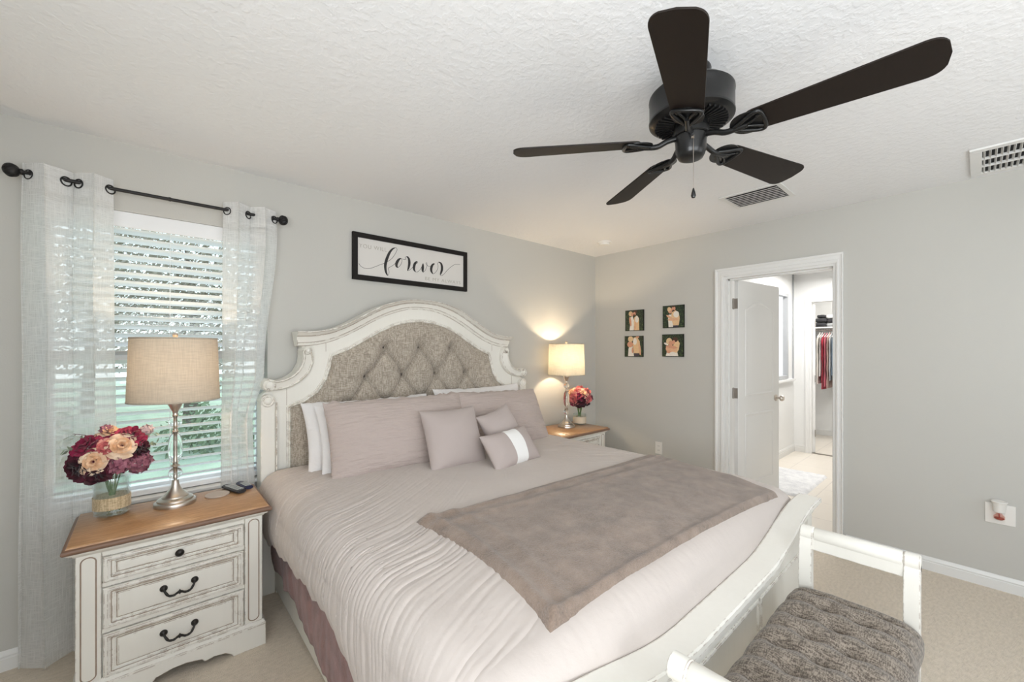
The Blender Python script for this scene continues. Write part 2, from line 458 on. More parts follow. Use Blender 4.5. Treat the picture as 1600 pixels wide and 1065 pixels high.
c_.build('ladder_cord', M['blind'], bl)
# ---- doorway trim and door
casp = [(0,0),(.012,0),(.016,.012),(.016,.022),(.012,.027),(.013,.05),(.019,.058),(.019,.071),(0,.071)]  # (proud, across from opening outwards)
def casing(mb, x, sgn, ya, yb, zt, rn=False):
    # ya = +y side opening edge, yb = -y side
    def path(o): return [(ya+o, 0), (ya+o, zt+o), (yb-o*(.6 if rn else 1), zt+o), (yb-o*(.6 if rn else 1), 0)]
    for i in range(3):
        secs = []
        for e in (0, 1):
            secs.append([(x + sgn*p, path(o)[i+e][0], path(o)[i+e][1]) for p, o in casp])
        mb.loft(secs)
    return mb
tr = casing(MB(), 0, -1, dy0, dy1, dz, True); struct('trim_1', tr, M['trim'], sharp=25)
tr = casing(MB(), .12, 1, dy0, dy1, dz); struct('trim_2', tr, M['trim'], sharp=25)
j = MB(); j.box(-.001, .121, dy0-.018, dy0, 0, dz-.018).box(-.001, .121, dy1, dy1+.018, 0, dz-.018).box(-.001, .121, dy1, dy0, dz-.018, dz)
j.box(.045, .085, dy0-.030, dy0-.018, 0, dz-.018).box(.045, .085, dy1+.018, dy1+.030, 0, dz-.018).box(.045, .085, dy1+.018, dy0-.018, dz-.030, dz-.018)
struct('trim_3', j, M['trim'])
def door_leaf(hx, hy, ang, wd, name):
    """leaf hinged at hx, hy; direction ang; two raised panels, upper one arched"""
    h = 2.005; th = .034
    d = bpy.data.objects.new(name, None); COL.objects.link(d); d['kind'] = 'structure'; d.location = (hx, hy, .012); d.rotation_euler = (0,0,ang)
    bd = MB().box(0, wd, -th/2, th/2, 0, h)
    bd.build('door_panel', M['trim'], d, bevel=.002, world=False)
    pm = MB()
    def ring(pts, prof, side):
        n = len(pts); c = Vector((sum(p[0] for p in pts)/n, sum(p[1] for p in pts)/n)); secs = []
        def off(k):
            out = []
            for i in range(n):
                a = Vector(pts[i-1]); b_ = Vector(pts[i]); e = Vector(pts[(i+1) % n])
                t1 = (b_-a).normalized(); t2 = (e-b_).normalized(); n1 = Vector((-t1.y, t1.x)); n2 = Vector((-t2.y, t2.x))
                m_ = (n1+n2).normalized(); m_ *= k/max(.3, m_.dot(n1)); out.append(b_+m_)
            return out
        for k, dep in prof: secs.append([(p.x, side*(th/2+dep), p.y) for p in off(k)])
        pm.loft(secs, True, True)
    x0, x1 = .115, wd-.115
    for side in (1, -1):
        pr = [(0,-.004),(0,.0004),(.004,.005),(.012,.006),(.018,.0015),(.03,.0012),(.05,.005)]
        ring([(x0,.19),(x1,.19),(x1,.82),(x0,.82)], pr, side)
        arch = [(x0,.98),(x1,.98),(x1,1.755)]
        for k in range(1, 16):
            a = k/16; arch.append((x1+(x0-x1)*a, 1.755 + .075*abs(sin(pi*a))**.9))
        arch.append((x0, 1.755)); ring(arch, pr, side)
    pm.build('raised_panel', M['trim'], d, sharp=40, world=False)
    for side in (1, -1):
        kb = MB(); Mx = Matrix.Rotation(-side*pi/2, 4, 'X')
        kb.lathe([(.0,0),(.032,0),(.032,.006),(.012,.010),(.011,.035),(.026,.045),(.029,.058),(.022,.070),(0,.073)], (wd-.065, side*th/2, .93), 20, Mx)
        kb.build('door_knob', M['nickel'], d, world=False)
    hg = []
    for z in (1.80, 1.01, .20):
        m_ = MB().lathe([(.0,-.048),(.007,-.048),(.007,.048),(0,.048)], (-.008, th/2+.004, z), 10)
        m_.box(-.03, 0, th/2-.001, th/2+.002, z-.045, z+.045).box(-.001, .0006, -th/2+.004, th/2, z-.045, z+.045)
        hg.append(m_.build('hinge', M['hinge'], d, world=False))
    return d
door_leaf(.145, -1.418, R(-8.5), .735, 'door_1')
# threshold strip
struct('trim_4', box(.06, .095, dy1+.02, dy0-.02, 0, .006), M['hinge'])
# ---- bathroom and closet beyond the doorway
struct('floor_bathroom', box(.06, 4.7, -3.6, -.8, -.05, -.0005), M['tile'])
b = MB(); b.box(.12, 1.30, -1.13, -1.0, 0, H); b.box(1.3, 2.70, -1.13, -1.0, 0, 1.02); b.box(1.3, 2.70, -1.13, -1.0, 2.15, H); b.box(2.70, 3.1, -1.13, -1.0, 0, H)
struct('wall_bathroom_north', b, M['bathwall'])
b = MB(); cy0, cy1 = -1.335, -2.03
b.box(3.0, 3.1, cy0, -1.13, 0, H).box(3.0, 3.1, -3.6, cy1, 0, H).box(3.0, 3.1, cy1, cy0, 2.05, H)
struct('wall_bathroom_east', b, M['bathwall'])
struct('wall_bathroom_south', box(.12, 3.1, -3.7, -3.6, 0, H), M['bathwall'])
struct('ceiling_bathroom', box(0, 4.8, -3.7, -.8, H, H+.1), M['white'])
b = MB(); b.box(4.60, 4.7, -2.9, -.75, 0, H).box(3.1, 4.6, -.85, -.75, 0, H).box(3.1, 4.6, -3.0, -2.9, 0, H)
struct('wall_closet', b, M['bathwall'])
baseboard('baseboard_bathroom', (.13, -1.13), (3.0, -1.13), (0, -1), .1)
baseboard('baseboard_bathroom_east', (3.0, -1.13), (3.0, -1.262), (-1, 0), .1)
baseboard('baseboard_closet', (4.6, -.85), (4.6, -2.9), (-1, 0), .1)
struct('trim_5', casing(MB(), 3.0, -1, cy0, cy1, 2.05), M['white'], sharp=25)
f = MB(); f.box(1.3, 1.34, -1.145, -1.05, 1.02, 2.15).box(2.66, 2.70, -1.145, -1.05, 1.02, 2.15).box(1.34, 2.66, -1.145, -1.05, 2.11, 2.15).box(1.34, 2.66, -1.145, -1.05, 1.02, 1.06)
w4 = struct('window_4', f, simple('grey_window_frame', (.42,.43,.44), .4, bstr=0)); ORG = Vector((0,0,0))
box(1.34, 2.66, -1.09, -1.08, 1.06, 2.11).build('window_pane', M['frost'], w4)
struct('trim_6', box(2.0, 2.93, -1.17, -1.13, .985, 1.01), M['white'])
struct('trim_7', box(2.915, 2.925, -1.15, -1.13, 1.01, H), simple('grey_tile_edge', (.36,.37,.38), .4, bstr=0))
cd = bpy.data.objects.new('door_2', None); COL.objects.link(cd); cd['kind'] = 'structure'; cd.location = (3.06, -1.345, .01); cd.rotation_euler = (0,0,R(12.5))
box(0, .62, -.017, .017, 0, 2.02).build('door_panel', M['white'], cd, world=False, bevel=.002)
for z in (1.75, 1.0, .26):
    box(-.02, .0, -.022, -.012, z-.045, z+.045).build('hinge', M['hinge'], cd, world=False)
struct('trim_8', box(3.0, 3.04, cy1, cy0, 0, .008), M['hinge'])

# bath light fixture (gives the bathroom light its body)
lf = thing('ceiling_light', 'rectangular white flush light on the bathroom ceiling', 'ceiling light', (2.1, -1.75, H))
box(1.6, 2.6, -2.05, -1.45, H-.05, H).build('housing', M['white'], lf, bevel=.01)

# bath mat
def bmat():
    def fn(u, v):
        x = .90 + .97*u; y = -1.73 + .52*v
        e = min(u, 1-u)*.97; g = min(v, 1-v)*.52
        h = .022*sm(0, .02, min(e, g))
        if h > .01: h += .004*nz(x*45, y*45)
        return (x, y, h+.0005)
    return MB().grid(100, 56, fn)
single(bmat(), 'bath_mat', M['mat'], 'fluffy white rectangular bath mat on the beige tile floor', 'bath mat', sharp=180)

# closet shelf, rod, clothes
cs = thing('closet_shelf', 'white closet shelf with hanging rod across the closet back wall', 'shelf', (4.4, -1.5, 1.76))
box(4.22, 4.6, -2.3, -.85, 1.745, 1.765).build('shelf_board', M['white'], cs)
MB().tube([(4.26, -2.3, 1.712), (4.26, -.85, 1.712)], .015, 12).build('rod', M['hinge'], cs)
def garment(y, m, ln, wd, th, sd, lab, pat=None):
    t = thing('hanging_garment', lab, 'garment', (4.26, y, 1.712), 'clothes hanging in the closet')
    hk = MB(); hk.tube([(4.26 + .018*cos(a), y, 1.716 + .018*sin(a)) for a in [pi*k/8 for k in range(-1, 9)]], .002, 6)
    hk.tube([(4.278, y, 1.716), (4.262, y, 1.69), (4.26, y, 1.665)], .002, 6)
    hk.tube([(4.26, y, 1.665), (4.12, y, 1.62), (4.075, y, 1.60)], .005, 6); hk.tube([(4.26, y, 1.665), (4.40, y, 1.62), (4.445, y, 1.60)], .005, 6)
    hk.build('hanger', M['white'], t)
    def fn(u, v):
        # u around, v down
        a = 2*pi*u; top = 1.672
        sh = sm(0, .12, v)
        w_ = wd*(.16 + .84*sm(0, .10, v))*(1 - .08*sin(v*3))
        z = top - ln*v - (.05*abs(cos(a))*sm(0, .12, v))*(1-v)
        dp = th*(.35 + .65*sm(.0, .3, v))*(1 + .45*nz(cos(a)*2+sd, v*3, sd))
        yy = y + dp*sin(a) + .008*nz(v*5, sd, a)
        return (4.26 + w_*cos(a)*(1+.06*sin(9*a+sd)), yy, z)
    g = MB().grid(28, 26, fn, cu=True)
    g.build('cloth', m, t, sharp=180)
    return t
gm = {k: cloth('garment_'+k, c, 60, .1) for k, c in dict(cream=(.74,.68,.62), crimson=(.45,.03,.06), pink=(.55,.13,.18), white=(.78,.78,.76), denim=(.17,.24,.32), navy=(.03,.035,.07), charcoal=(.05,.05,.055), rosepat=(.62,.42,.36), grey=(.40,.41,.42), blue=(.25,.34,.50)).items()}
gl = [('cream', .80, 'cream blouse hanging at the left end of the closet rod'), ('white', .68, 'white shirt hanging next to the cream blouse in the closet'), ('crimson', .88, 'crimson long top hanging in the closet'),
      ('pink', .84, 'deep pink top hanging beside the crimson one in the closet'), ('rosepat', .86, 'rosy beige top hanging in the middle of the closet rod'), ('grey', .74, 'grey shirt hanging beside the rosy beige top'),
      ('denim', .66, 'faded denim jacket hanging in the closet'), ('blue', .74, 'blue shirt hanging beside the denim jacket in the closet'), ('navy', .90, 'dark navy dress hanging right of the blue shirt'), ('white', .62, 'white top hanging at the right of the visible closet rod'), ('charcoal', .9, 'charcoal dress hanging furthest right on the closet rod')]
for i, (k, ln, lab) in enumerate(gl):
    garment(-1.165 - .031*i, gm[k], ln, .20, .0105, i*3.7, lab)
def folded(x, y, z, sx, sy, h, m, sd, lab):
    def fn(u, v):
        a = 2*pi*u; ph = pi*v
        e = .45
        c1 = math.copysign(abs(cos(a))**e, cos(a)); s1 = math.copysign(abs(sin(a))**e, sin(a))
        r = abs(sin(ph))**.5
        k = 1 + .10*nz(c1*2, s1*2+sd, v*3)
        return (x + sx/2*c1*r*k, y + sy/2*s1*r*k, z + h/2 - h/2*math.copysign(abs(cos(ph))**.6, cos(ph))*(1 if v > .5 else 1)*1. )
    def fn2(u, v):
        p = fn(u, v); return (p[0], p[1], max(z, p[2] + .008*nz(p[0]*20, p[1]*20, sd)*(0 if v < .3 else 1)))
    return single(MB().grid(28, 16, fn2, cu=True), 'folded_garment', m, lab, 'folded clothes', group='folded clothes on the closet shelf', sharp=180)
folded(4.38, -1.165, 1.766, .30, .17, .07, gm['charcoal'], 1, 'black folded garment at the left of the closet shelf, bottom of its stack')
folded(4.38, -1.17, 1.838, .28, .16, .07, gm['charcoal'], 2, 'black folded garment in the middle of the left stack on the closet shelf')
folded(4.38, -1.18, 1.910, .25, .14, .05, gm['charcoal'], 3, 'black folded garment on top of the left stack on the closet shelf')
folded(4.38, -1.32, 1.766, .30, .16, .06, gm['grey'], 4, 'grey folded garment at the bottom of the right stack on the closet shelf')
folded(4.38, -1.32, 1.828, .28, .15, .06, gm['charcoal'], 5, 'black folded garment between grey and white ones on the closet shelf')
folded(4.38, -1.31, 1.890, .26, .15, .07, gm['white'], 6, 'white folded garment on top of the right stack on the closet shelf')

# ------------------------------------------------------------------ outside
struct('ground', box(-20, 14, .16, 30, -.25, -.2), simple('lawn', (.42, .50, .36), .95, var=.35, scale=3, bs=40, bstr=.5, bd=.02))
random.seed(5)
leafm = [simple('leaf_green', (.20, .26, .15), .7, var=.6, scale=9, bstr=0), simple('leaf_brown', (.30, .26, .20), .8, var=.6, scale=9, bstr=0)]
bark = simple('bark', (.14, .11, .09), .9, var=.3, bstr=.3)
def tree(x, y, h, r, m, lab, nl=9500, low=.12):
    t = thing('tree', lab, 'tree', (x, y, -.2), 'trees outside the bedroom window')
    MB().tube([(x, y, -.2), (x+.1, y, h*.4), (x-.05, y+.1, h*.8)], [.13, .09, .03], 8).build('trunk', bark, t)
    c = MB()
    for k in range(nl):
        a = random.random()*2*pi; u = random.uniform(-1, 1); q = random.random()**.45
        p = Vector((x + r*q*sqrt(1-u*u)*cos(a), y + r*q*sqrt(1-u*u)*sin(a), h*(.5+low/2) + h*(.5-low/2)*q*u))
        d = Vector((random.gauss(0,1), random.gauss(0,1), random.gauss(0,1))).normalized(); e = d.orthogonal().normalized(); s_ = random.uniform(.025, .07)
        f_ = d.cross(e)
        c.face([p-e*s_, p+f_*s_*.45, p+e*s_, p-f_*s_*.45])
    c.build('crown', m, t, sharp=180)
tree(-6.6, 7.6, 4.6, 1.75, leafm[0], 'dense green tree outside the left part of the window')
tree(-3.1, 8.0, 4.4, 1.7, leafm[1], 'brownish leafy tree outside the middle of the window')
tree(.4, 7.6, 3.6, 1.7, leafm[0], 'lower green tree outside the right part of the window')
tree(-4.9, 12.0, 5.6, 1.9, leafm[1], 'tall brownish tree standing behind the nearer trees outside')
tree(-9.0, 12.0, 5.4, 2.1, leafm[1], 'tall brown tree at the far left outside')
def shrub(x, y, r, lab):
    c = MB()
    for k in range(900):
        a = random.random()*2*pi; u = random.uniform(0, 1); q = random.random()**.4
        p = Vector((x + r*q*sqrt(1-u*u)*cos(a), y + r*q*sqrt(1-u*u)*sin(a), -.2 + r*1.2*q*u))
        d = Vector((random.gauss(0,1), random.gauss(0,1), random.gauss(0,1))).normalized(); e = d.orthogonal().normalized(); s_ = random.uniform(.03, .07); f_ = d.cross(e)
        c.face([p-e*s_, p+f_*s_*.5, p+e*s_, p-f_*s_*.5])
    single(c, 'shrub', leafm[0], lab, 'shrub', (x, y, -.2), 'shrubs on the lawn outside', sharp=180)
shrub(-4.9, 5.0, .8, 'round green shrub on the lawn left of the window centre')
shrub(-3.0, 5.4, .7, 'round green shrub on the lawn right of the window centre')

# ------------------------------------------------------------------ curtain rod and curtains
yR, zR = -.095, 2.175
rod = thing('curtain_rod', 'black wrought iron curtain rod with twisted ball finials above the window', 'curtain rod', (-3.67, yR, zR))
MB().tube([(-4.118, yR, zR), (-3.205, yR, zR)], .0085, 14).tube([(-3.665, yR, zR), (-3.655, yR, zR)], .0105, 14).build('rod', M['iron'], rod)
def finial(x, s_):
    f = MB(); Mx = Matrix.Rotation(s_*pi/2, 4, 'Y')
    f.lathe([(0,0),(.011,0),(.014,.004),(.014,.010),(.008,.016),(.008,.028),(.013,.032),(.013,.038),(.009,.042)], (x, yR, zR), 14, Mx)
    # twisted basket ball
    def fn(u, v):
        a = 2*pi*u; ph = pi*v; r = .027*sin(ph)*(1 + .10*cos(8*(a + 1.6*v)))
        p = Mx @ Vector((r*cos(a), r*sin(a), .064 - .026*cos(ph))); return p + Vector((x, yR, zR))
    f.grid(48, 16, fn, cu=True)
    return f.build('finial', M['iron'], rod, sharp=60)
finial(-4.118, -1); finial(-3.205, 1)
for x in (-4.095, -3.222):
    MB().tube([(x, -.001, zR-.03), (x, -.02, zR-.03), (x, yR, zR-.012), (x, yR, zR+.004)], .006, 8).lathe([(0,0),(.02,0),(.02,.006),(0,.006)], (x, -.0005, zR-.03), 14, Matrix.Rotation(pi/2, 4, 'X')).build('bracket', M['iron'], rod)
def curtain(x0, x1, waves, flare, lab, seed, phase=0., taper=0.):
    ct = thing('sheer_curtain', lab, 'curtain', ((x0+x1)/2, yR, zR))
    amp = .030
    def fn(u, v):
        z = (zR+.045) - v*(zR+.045-.022)
        q = u + .018*nz(u*3, z*1.1, seed)
        am = amp*(1 + .35*nz(u*4, z*1.5, seed+3))*(1 + .25*v)
        ph = 2*pi*waves*q + phase
        xx = x0 + (x1-x0-taper*(.5*sm(.05,.40,v)+.5*sm(.42,.56,v)))*u + flare*v*(u-.5) + .012*sin(2*ph)
        xx += .012*nz(z*1.3, seed, u*2)
        yy = yR + am*(1.15*sin(ph)-.42) + .012*nz(u*6, z*2.2, seed+9)*v
        return (xx, min(yy, -.042), z)
    n = MB().grid(150, 90, fn); n.build('curtain_panel', M['sheer'], ct, sharp=180)
    hd = MB().grid(150, 6, lambda u, v: (lambda p: (p[0], p[1]-.0015, p[2]))(fn(u, v*.052))); hd.build('header_band', M['sheer'], ct, sharp=180)
    for c0 in [2.757+2*pi*k for k in range(3)] + [.384+2*pi*k for k in range(4)]:
        u = (c0-phase)/(2*pi*waves)
        if u < 0.01 or u > .99: continue
        p = fn(u, .045/(zR+.045-.022)); a = fn(max(0, u-.004), .02); b_ = fn(min(1, u+.004), .02)
        d = Vector((b_[0]-a[0], b_[1]-a[1], 0)).normalized(); nn = Vector((-d.y, d.x, 0))
        g = MB()
        def tor(s, t, p=p, d=d, nn=nn):
            A = 2*pi*s; B = 2*pi*t; rr = .0195 + .0032*cos(B)
            return Vector((p[0], yR, zR)) + d*(rr*cos(A)) + Vector((0,0,1))*(rr*sin(A)-.006) + nn*(.003*sin(B))
        g.grid(24, 8, tor, True, True); g.build('grommet', M['iron'], ct, sharp=180)
curtain(-4.163, -3.880, 1.974, .03, 'left sheer white linen curtain hanging behind the vase of flowers', 2., .85)
curtain(-3.432, -3.175, 1.974, .02, 'right sheer white linen curtain hanging between the lamp and the bed', 7., 1.6, .125)

# ------------------------------------------------------------------ nightstands
def handle_mb(x, y, z):
    g = MB()
    for s_ in (-1, 1):
        g.lathe([(0,0),(.0135,0),(.0135,.004),(.009,.010),(.0,.013)], (x+s_*.052, y, z), 16, Matrix.Rotation(pi/2, 4, 'X'))
    pts = [(-.052,-.014,.0),(-.046,-.022,-.012),(-.036,-.026,-.026),(-.020,-.026,-.030),(-.008,-.026,-.024),(0,-.026,-.022),(.008,-.026,-.024),(.020,-.026,-.030),(.036,-.026,-.026),(.046,-.022,-.012),(.052,-.014,0)]
    c = catmull(pts, 4)
    g.tube([(x+p[0], y+p[1], z+p[2]) for p in c], [.0042 + .002*exp(-((p[0])/.004)**2) + .001*abs(sin(p[0]*260)) for p in c], 8)
    g.lathe([(0,-.012),(.004,-.006),(.007,0),(.004,.006),(0,.012)], (x, y-.026, z-.022), 10)
    return g
def nightstand(loc, lab):
    t = thing('nightstand', lab, 'nightstand', loc)
    W = .62; D = .40; hz = .628
    # local coordinates: x centred, front at -D/2
    yf = -D/2
    cs_ = MB(); cs_.box(-W/2+.004, W/2-.004, yf+.012, D/2, .10, hz)
    fr = [(-W/2, -W/2+.072), (W/2-.072, W/2)]
    cs_.box(-W/2+.072, W/2-.072, yf+.004, yf+.03, .592, hz).box(-W/2+.072, W/2-.072, yf+.004, yf+.03, .470, .490).box(-W/2+.072, W/2-.072, yf+.004, yf+.03, .288, .308).box(-W/2+.072, W/2-.072, yf+.004, yf+.03, .10, .116)
    cs_.build('body', M['antique'], t, bevel=.002, world=False)
    for a, b_ in fr:
        p = MB().box(a, b_, yf-.004, yf+.04, .10, hz); p.build('corner_post', M['antique'], t, bevel=.004, world=False)
        # arched inlay bead
        cx = (a+b_)/2; hw = .021; pts = []
        for k in range(13): an = pi - pi*k/12; pts.append((cx+hw*cos(an), yf-.0045, .585+hw*.9*sin(an)))
        for k in range(13): an = -pi*k/12; pts.append((cx+hw*cos(an), yf-.0045, .145+hw*.9*sin(an)))
        pts.append(pts[0]); MB().tube(pts, .0022, 6, caps=False).build('inlay_bead', M['glaze'], t, world=False)
    # drawers with stepped frames
    for z0, z1, kind in ((.492, .590, 0), (.310, .468, 1), (.118, .286, 1)):
        x0, x1 = -W/2+.075, W/2-.075
        d = MB()
        pr = [(0, .0), (0, -.006), (.004, -.012), (.014, -.014), (.020, -.010), (.024, -.010), (.027, -.005), (.034, -.005), (.040, -.002), (.046, -.007), (.052, -.008)]
        secs = [[(x0+k, yf+.004+dp, z0+k*.72), (x1-k, yf+.004+dp, z0+k*.72), (x1-k, yf+.004+dp, z1-k*.72), (x0+k, yf+.004+dp, z1-k*.72)] for k, dp in pr]
        d.loft([secs[0]] + secs, True, True)
        dr = d.build('drawer', M['antique'], t, sharp=20, world=False)
        gl_ = MB()
        for k, dp in ((.0245, -.0106), (.0405, -.003)):
            q = [(x0+k, yf+.004+dp, z0+k*.72), (x1-k, yf+.004+dp, z0+k*.72), (x1-k, yf+.004+dp, z1-k*.72), (x0+k, yf+.004+dp, z1-k*.72)]
            for i in range(4):
                gl_.tube([q[i], q[(i+1) % 4]], .0011, 5)
        gl_.build('glaze_line', M['glaze'], dr, world=False)
        zc = (z0+z1)/2; yy = yf-.004
        if kind: handle_mb(0, yy, zc+.012).build('pull', M['bronze'], dr, world=False, sharp=60)
        else: MB().lathe([(0,-.002),(.008,0),(.007,.010),(.015,.016),(.016,.020),(.010,.026),(0,.028)], (0, yy, zc), 18, Matrix.Rotation(pi/2, 4, 'X')).build('knob', M['bronze'], dr, world=False, sharp=60)
    # base skirt with scalloped bracket feet
    hw = W/2 + .012
    poly = [(-hw, 0), (-hw+.13, 0), (-hw+.135, .012), (-hw+.16, .03), (-hw+.20, .036), (-hw+.235, .030), (-hw+.245, .044), (-hw+.30, .056)]
    poly = poly + [(-x, z) for x, z in reversed(poly)] + [(hw, .098), (-hw, .098)]
    bs_ = MB().prism(poly, 'y', yf-.016, yf+.006)
    sp_ = [(yf-.016, 0), (yf+.10, 0), (yf+.13, .04), (D/2-.12, .04), (D/2-.09, 0), (D/2, 0), (D/2, .098), (yf-.016, .098)]
    sp_ = [(max(a, yf+.0062), b_) for a, b_ in sp_]
    for s_ in (-1, 1): bs_.prism(sp_, 'x', s_*(hw-.0002), s_*(hw-.02))
    bs_.build('base_skirt', M['antique'], t, bevel=.002, world=False)
    q = MB(); prf = [(0,.098),(.016,.098),(.016,.106),(.010,.110),(.006,.118),(0,.120)]
    q.loft([[(-W/2-o*.8, yf-o, z) for o, z in prf], [(W/2+o*.8, yf-o, z) for o, z in prf]])
    for s_ in (-1, 1): q.loft([[(s_*(W/2+o*.8), yf-o, z) for o, z in prf], [(s_*(W/2+o*.8), D/2, z) for o, z in prf]])
    q.build('base_moulding', M['antique'], t, world=False)
    # under-top cove
    def slab(prof):
        return [[(-W/2-o, yf-o, z), (W/2+o, yf-o, z), (W/2+o, D/2+.005, z), (-W/2-o, D/2+.005, z)] for o, z in prof]
    MB().loft(slab([(0,.612),(.004,.614),(.010,.622),(.020,.628),(.022,.632),(0.022,.634)])).build('cove_moulding', M['antique'], t, world=False)
    MB().loft(slab([(.020,.634),(.030,.636),(.035,.642),(.035,.650),(.030,.656),(.024,.657)])).build('top_edge', M['oakedge'], t, world=False, sharp=60)
    MB().loft(slab([(.024,.657),(.022,.6605),(.019,.665)])).build('wood_top', M['oak'], t, world=False, sharp=60)
    return t
ns1 = nightstand((-3.642, -.355, 0), 'antique white three drawer nightstand with oak top under the window')
ns2 = copy_tree(ns1); ns2.location = (-.775, -.262, 0); ns2['label'] = 'antique white nightstand with oak top in the corner right of the bed'
ZT = .665

# ------------------------------------------------------------------ table lamps
def lamp(loc, lab, sh):
    t = thing('table_lamp', lab, 'table lamp', loc, 'pair of bedside lamps')
    MB().lathe([(0,0),(.080,0),(.081,.004),(.081,.017),(.078,.020),(.070,.022),(.069,.030),(.064,.033),(.052,.038),(.051,.043),(.045,.047),(.033,.060),(.022,.078),(.016,.095),(.0135,.110),(.013,.116),(0,.116)], (0,0,0), 40).build('base', M['nickel'], t, world=False, sharp=45)
    cr = lambda r, z0, z1, n=12: [(max(.006, r*sin(pi*k/n)), z0 + (z1-z0)*(1-cos(pi*k/n))/2) for k in range(n+1)]
    MB().lathe([(0,.112),(.006,.112),(.006,.46),(0,.46)], (0,0,0), 12).build('stem', M['nickel'], t, world=False)
    MB().lathe(cr(.028, .122, .176), (0,0,0), 28).build('crystal', M['crystal'], t, world=False, sharp=180)
    MB().lathe([(0,.176),(.010,.176),(.012,.181),(.018,.184),(.018,.188),(.010,.192),(.010,.198),(0,.198)], (0,0,0), 24).build('collar', M['nickel'], t, world=False)
    MB().lathe([(.006,.198),(.014,.200),(.022,.215),(.027,.24),(.0285,.265),(.027,.295),(.022,.325),(.014,.342),(.006,.344)], (0,0,0), 28).build('crystal', M['crystal'], t, world=False, sharp=180)
    MB().lathe([(0,.344),(.011,.344),(.014,.348),(.014,.352),(.010,.356),(.010,.362),(.014,.366),(0,.368)], (0,0,0), 24).build('collar', M['nickel'], t, world=False)
    MB().lathe(cr(.027, .368, .420), (0,0,0), 28).build('crystal', M['crystal'], t, world=False, sharp=180)
    MB().lathe([(0,.420),(.010,.420),(.013,.426),(.010,.434),(.012,.445),(.024,.468),(.030,.482),(.030,.486),(0,.486)], (0,0,0), 28).build('neck', M['nickel'], t, world=False)
    MB().lathe([(0,.486),(.016,.486),(.016,.54),(0,.54)], (0,0,0), 20).build('socket', M['nickel'], t, world=False)
    MB().lathe([(0,.54),(.014,.545),(.02,.56),(.03,.59),(.03,.61),(.018,.635),(0,.642)], (0,0,0), 20).build('bulb', M['bulb'], t, world=False, sharp=180)
    r0, r1, z0, z1 = .176, .166, .502, .795
    MB().grid(64, 4, lambda u, v: ((r0+(r1-r0)*v)*cos(2*pi*u), (r0+(r1-r0)*v)*sin(2*pi*u), z0+(z1-z0)*v), cu=True).build('lamp_shade', sh, t, world=False, sharp=180)
    for r, z in ((r0, z0), (r1, z1)):
        e = MB(); e.grid(64, 6, lambda u, v, r=r, z=z: ((r+.0015*cos(2*pi*v))*cos(2*pi*u), (r+.0015*cos(2*pi*v))*sin(2*pi*u), z+.004*sin(2*pi*v)), True, True)
        e.build('shade_rim', sh, t, world=False, sharp=180)
    hp = MB()
    for s_ in (-1, 1): hp.tube(catmull([(s_*.014,0,.49),(s_*.045,0,.53),(s_*.055,0,.60),(s_*.04,0,.69),(s_*.012,0,.765),(0,0,.785)], 4), .0018, 6)
    for k in range(3):
        a = k*2*pi/3; hp.tube([(0,0,.786),(r1*cos(a), r1*sin(a), .790)], .0018, 6)
    hp.build('harp', M['nickel'], t, world=False)
    MB().lathe([(0,.785),(.005,.787),(.005,.798),(.009,.803),(.012,.812),(.009,.821),(0,.825)], (0,0,0), 16).build('finial', M['crystal'] if False else M['nickel'], t, world=False)
    return t
lamp((-3.645, -.275, ZT), 'lit table lamp with tan drum shade in front of the window blind', M['shade'])
lamp((-.735, -.215, ZT), 'lit table lamp with cream drum shade beside the corner', M['shade2'])
point('lamp_bulb_left', (-3.645, -.275, ZT+.665), 5.0, (1, .78, .55), .025)
point('lamp_bulb_right', (-.735, -.215, ZT+.665), 16, (1, .78, .52), .025)

# ------------------------------------------------------------------ flowers
def bloom(c, ax, Rr, layers, seed, m, parent, name, inner=None, ruff=.2):
    """rose-like head: concentric cupped petals, inner ones may be deeper coloured"""
    rnd = random.Random(seed); ax = Vector(ax).normalized(); e1 = ax.orthogonal().normalized(); e2 = ax.cross(e1); c = Vector(c); g = MB(); lay = []
    for L in range(layers):
        f = (L+1)/layers; n = 3 + int(3*f)
        for k in range(n):
            a0 = 2*pi*(k/n) + L*2.1 + rnd.uniform(-.25,.25); wd = 2*pi/n*(.62-.08*f)
            op = f**1.3*(1+rnd.uniform(-.15,.15)); s0 = rnd.uniform(0, 50); rk = Rr*(1+rnd.uniform(-.10,.10))
            def fn(u, v):
                uu = u*2-1; a = a0 + uu*wd*(.30+.70*sin(pi*min(1, v*.60+.12)))
                out = rk*(.06+.22*f + (.12+.72*op)*v**1.5)
                h = rk*(.62*(1-.55*op)*sin(pi*.5*v)*1.25 - .30*op*v*v - .18*f) - rk*.10*uu*uu*v
                h += ruff*rk*nz(uu*2.2+s0, v*2.5, s0)*v + .07*rk*sm(.75,1,v)
                if v > .85: out += rk*.06
                return c + e1*(out*cos(a)) + e2*(out*sin(a)) + ax*h
            n0 = len(g.f); g.grid(7, 6, fn); lay += [L]*(len(g.f)-n0)
    o = g.build(name, m, parent, sharp=180)
    if inner:
        o.data.materials.append(inner)
        for i, p in enumerate(o.data.polygons): p.material_index = 1 if lay[i] < layers*.55 else 0
    return o
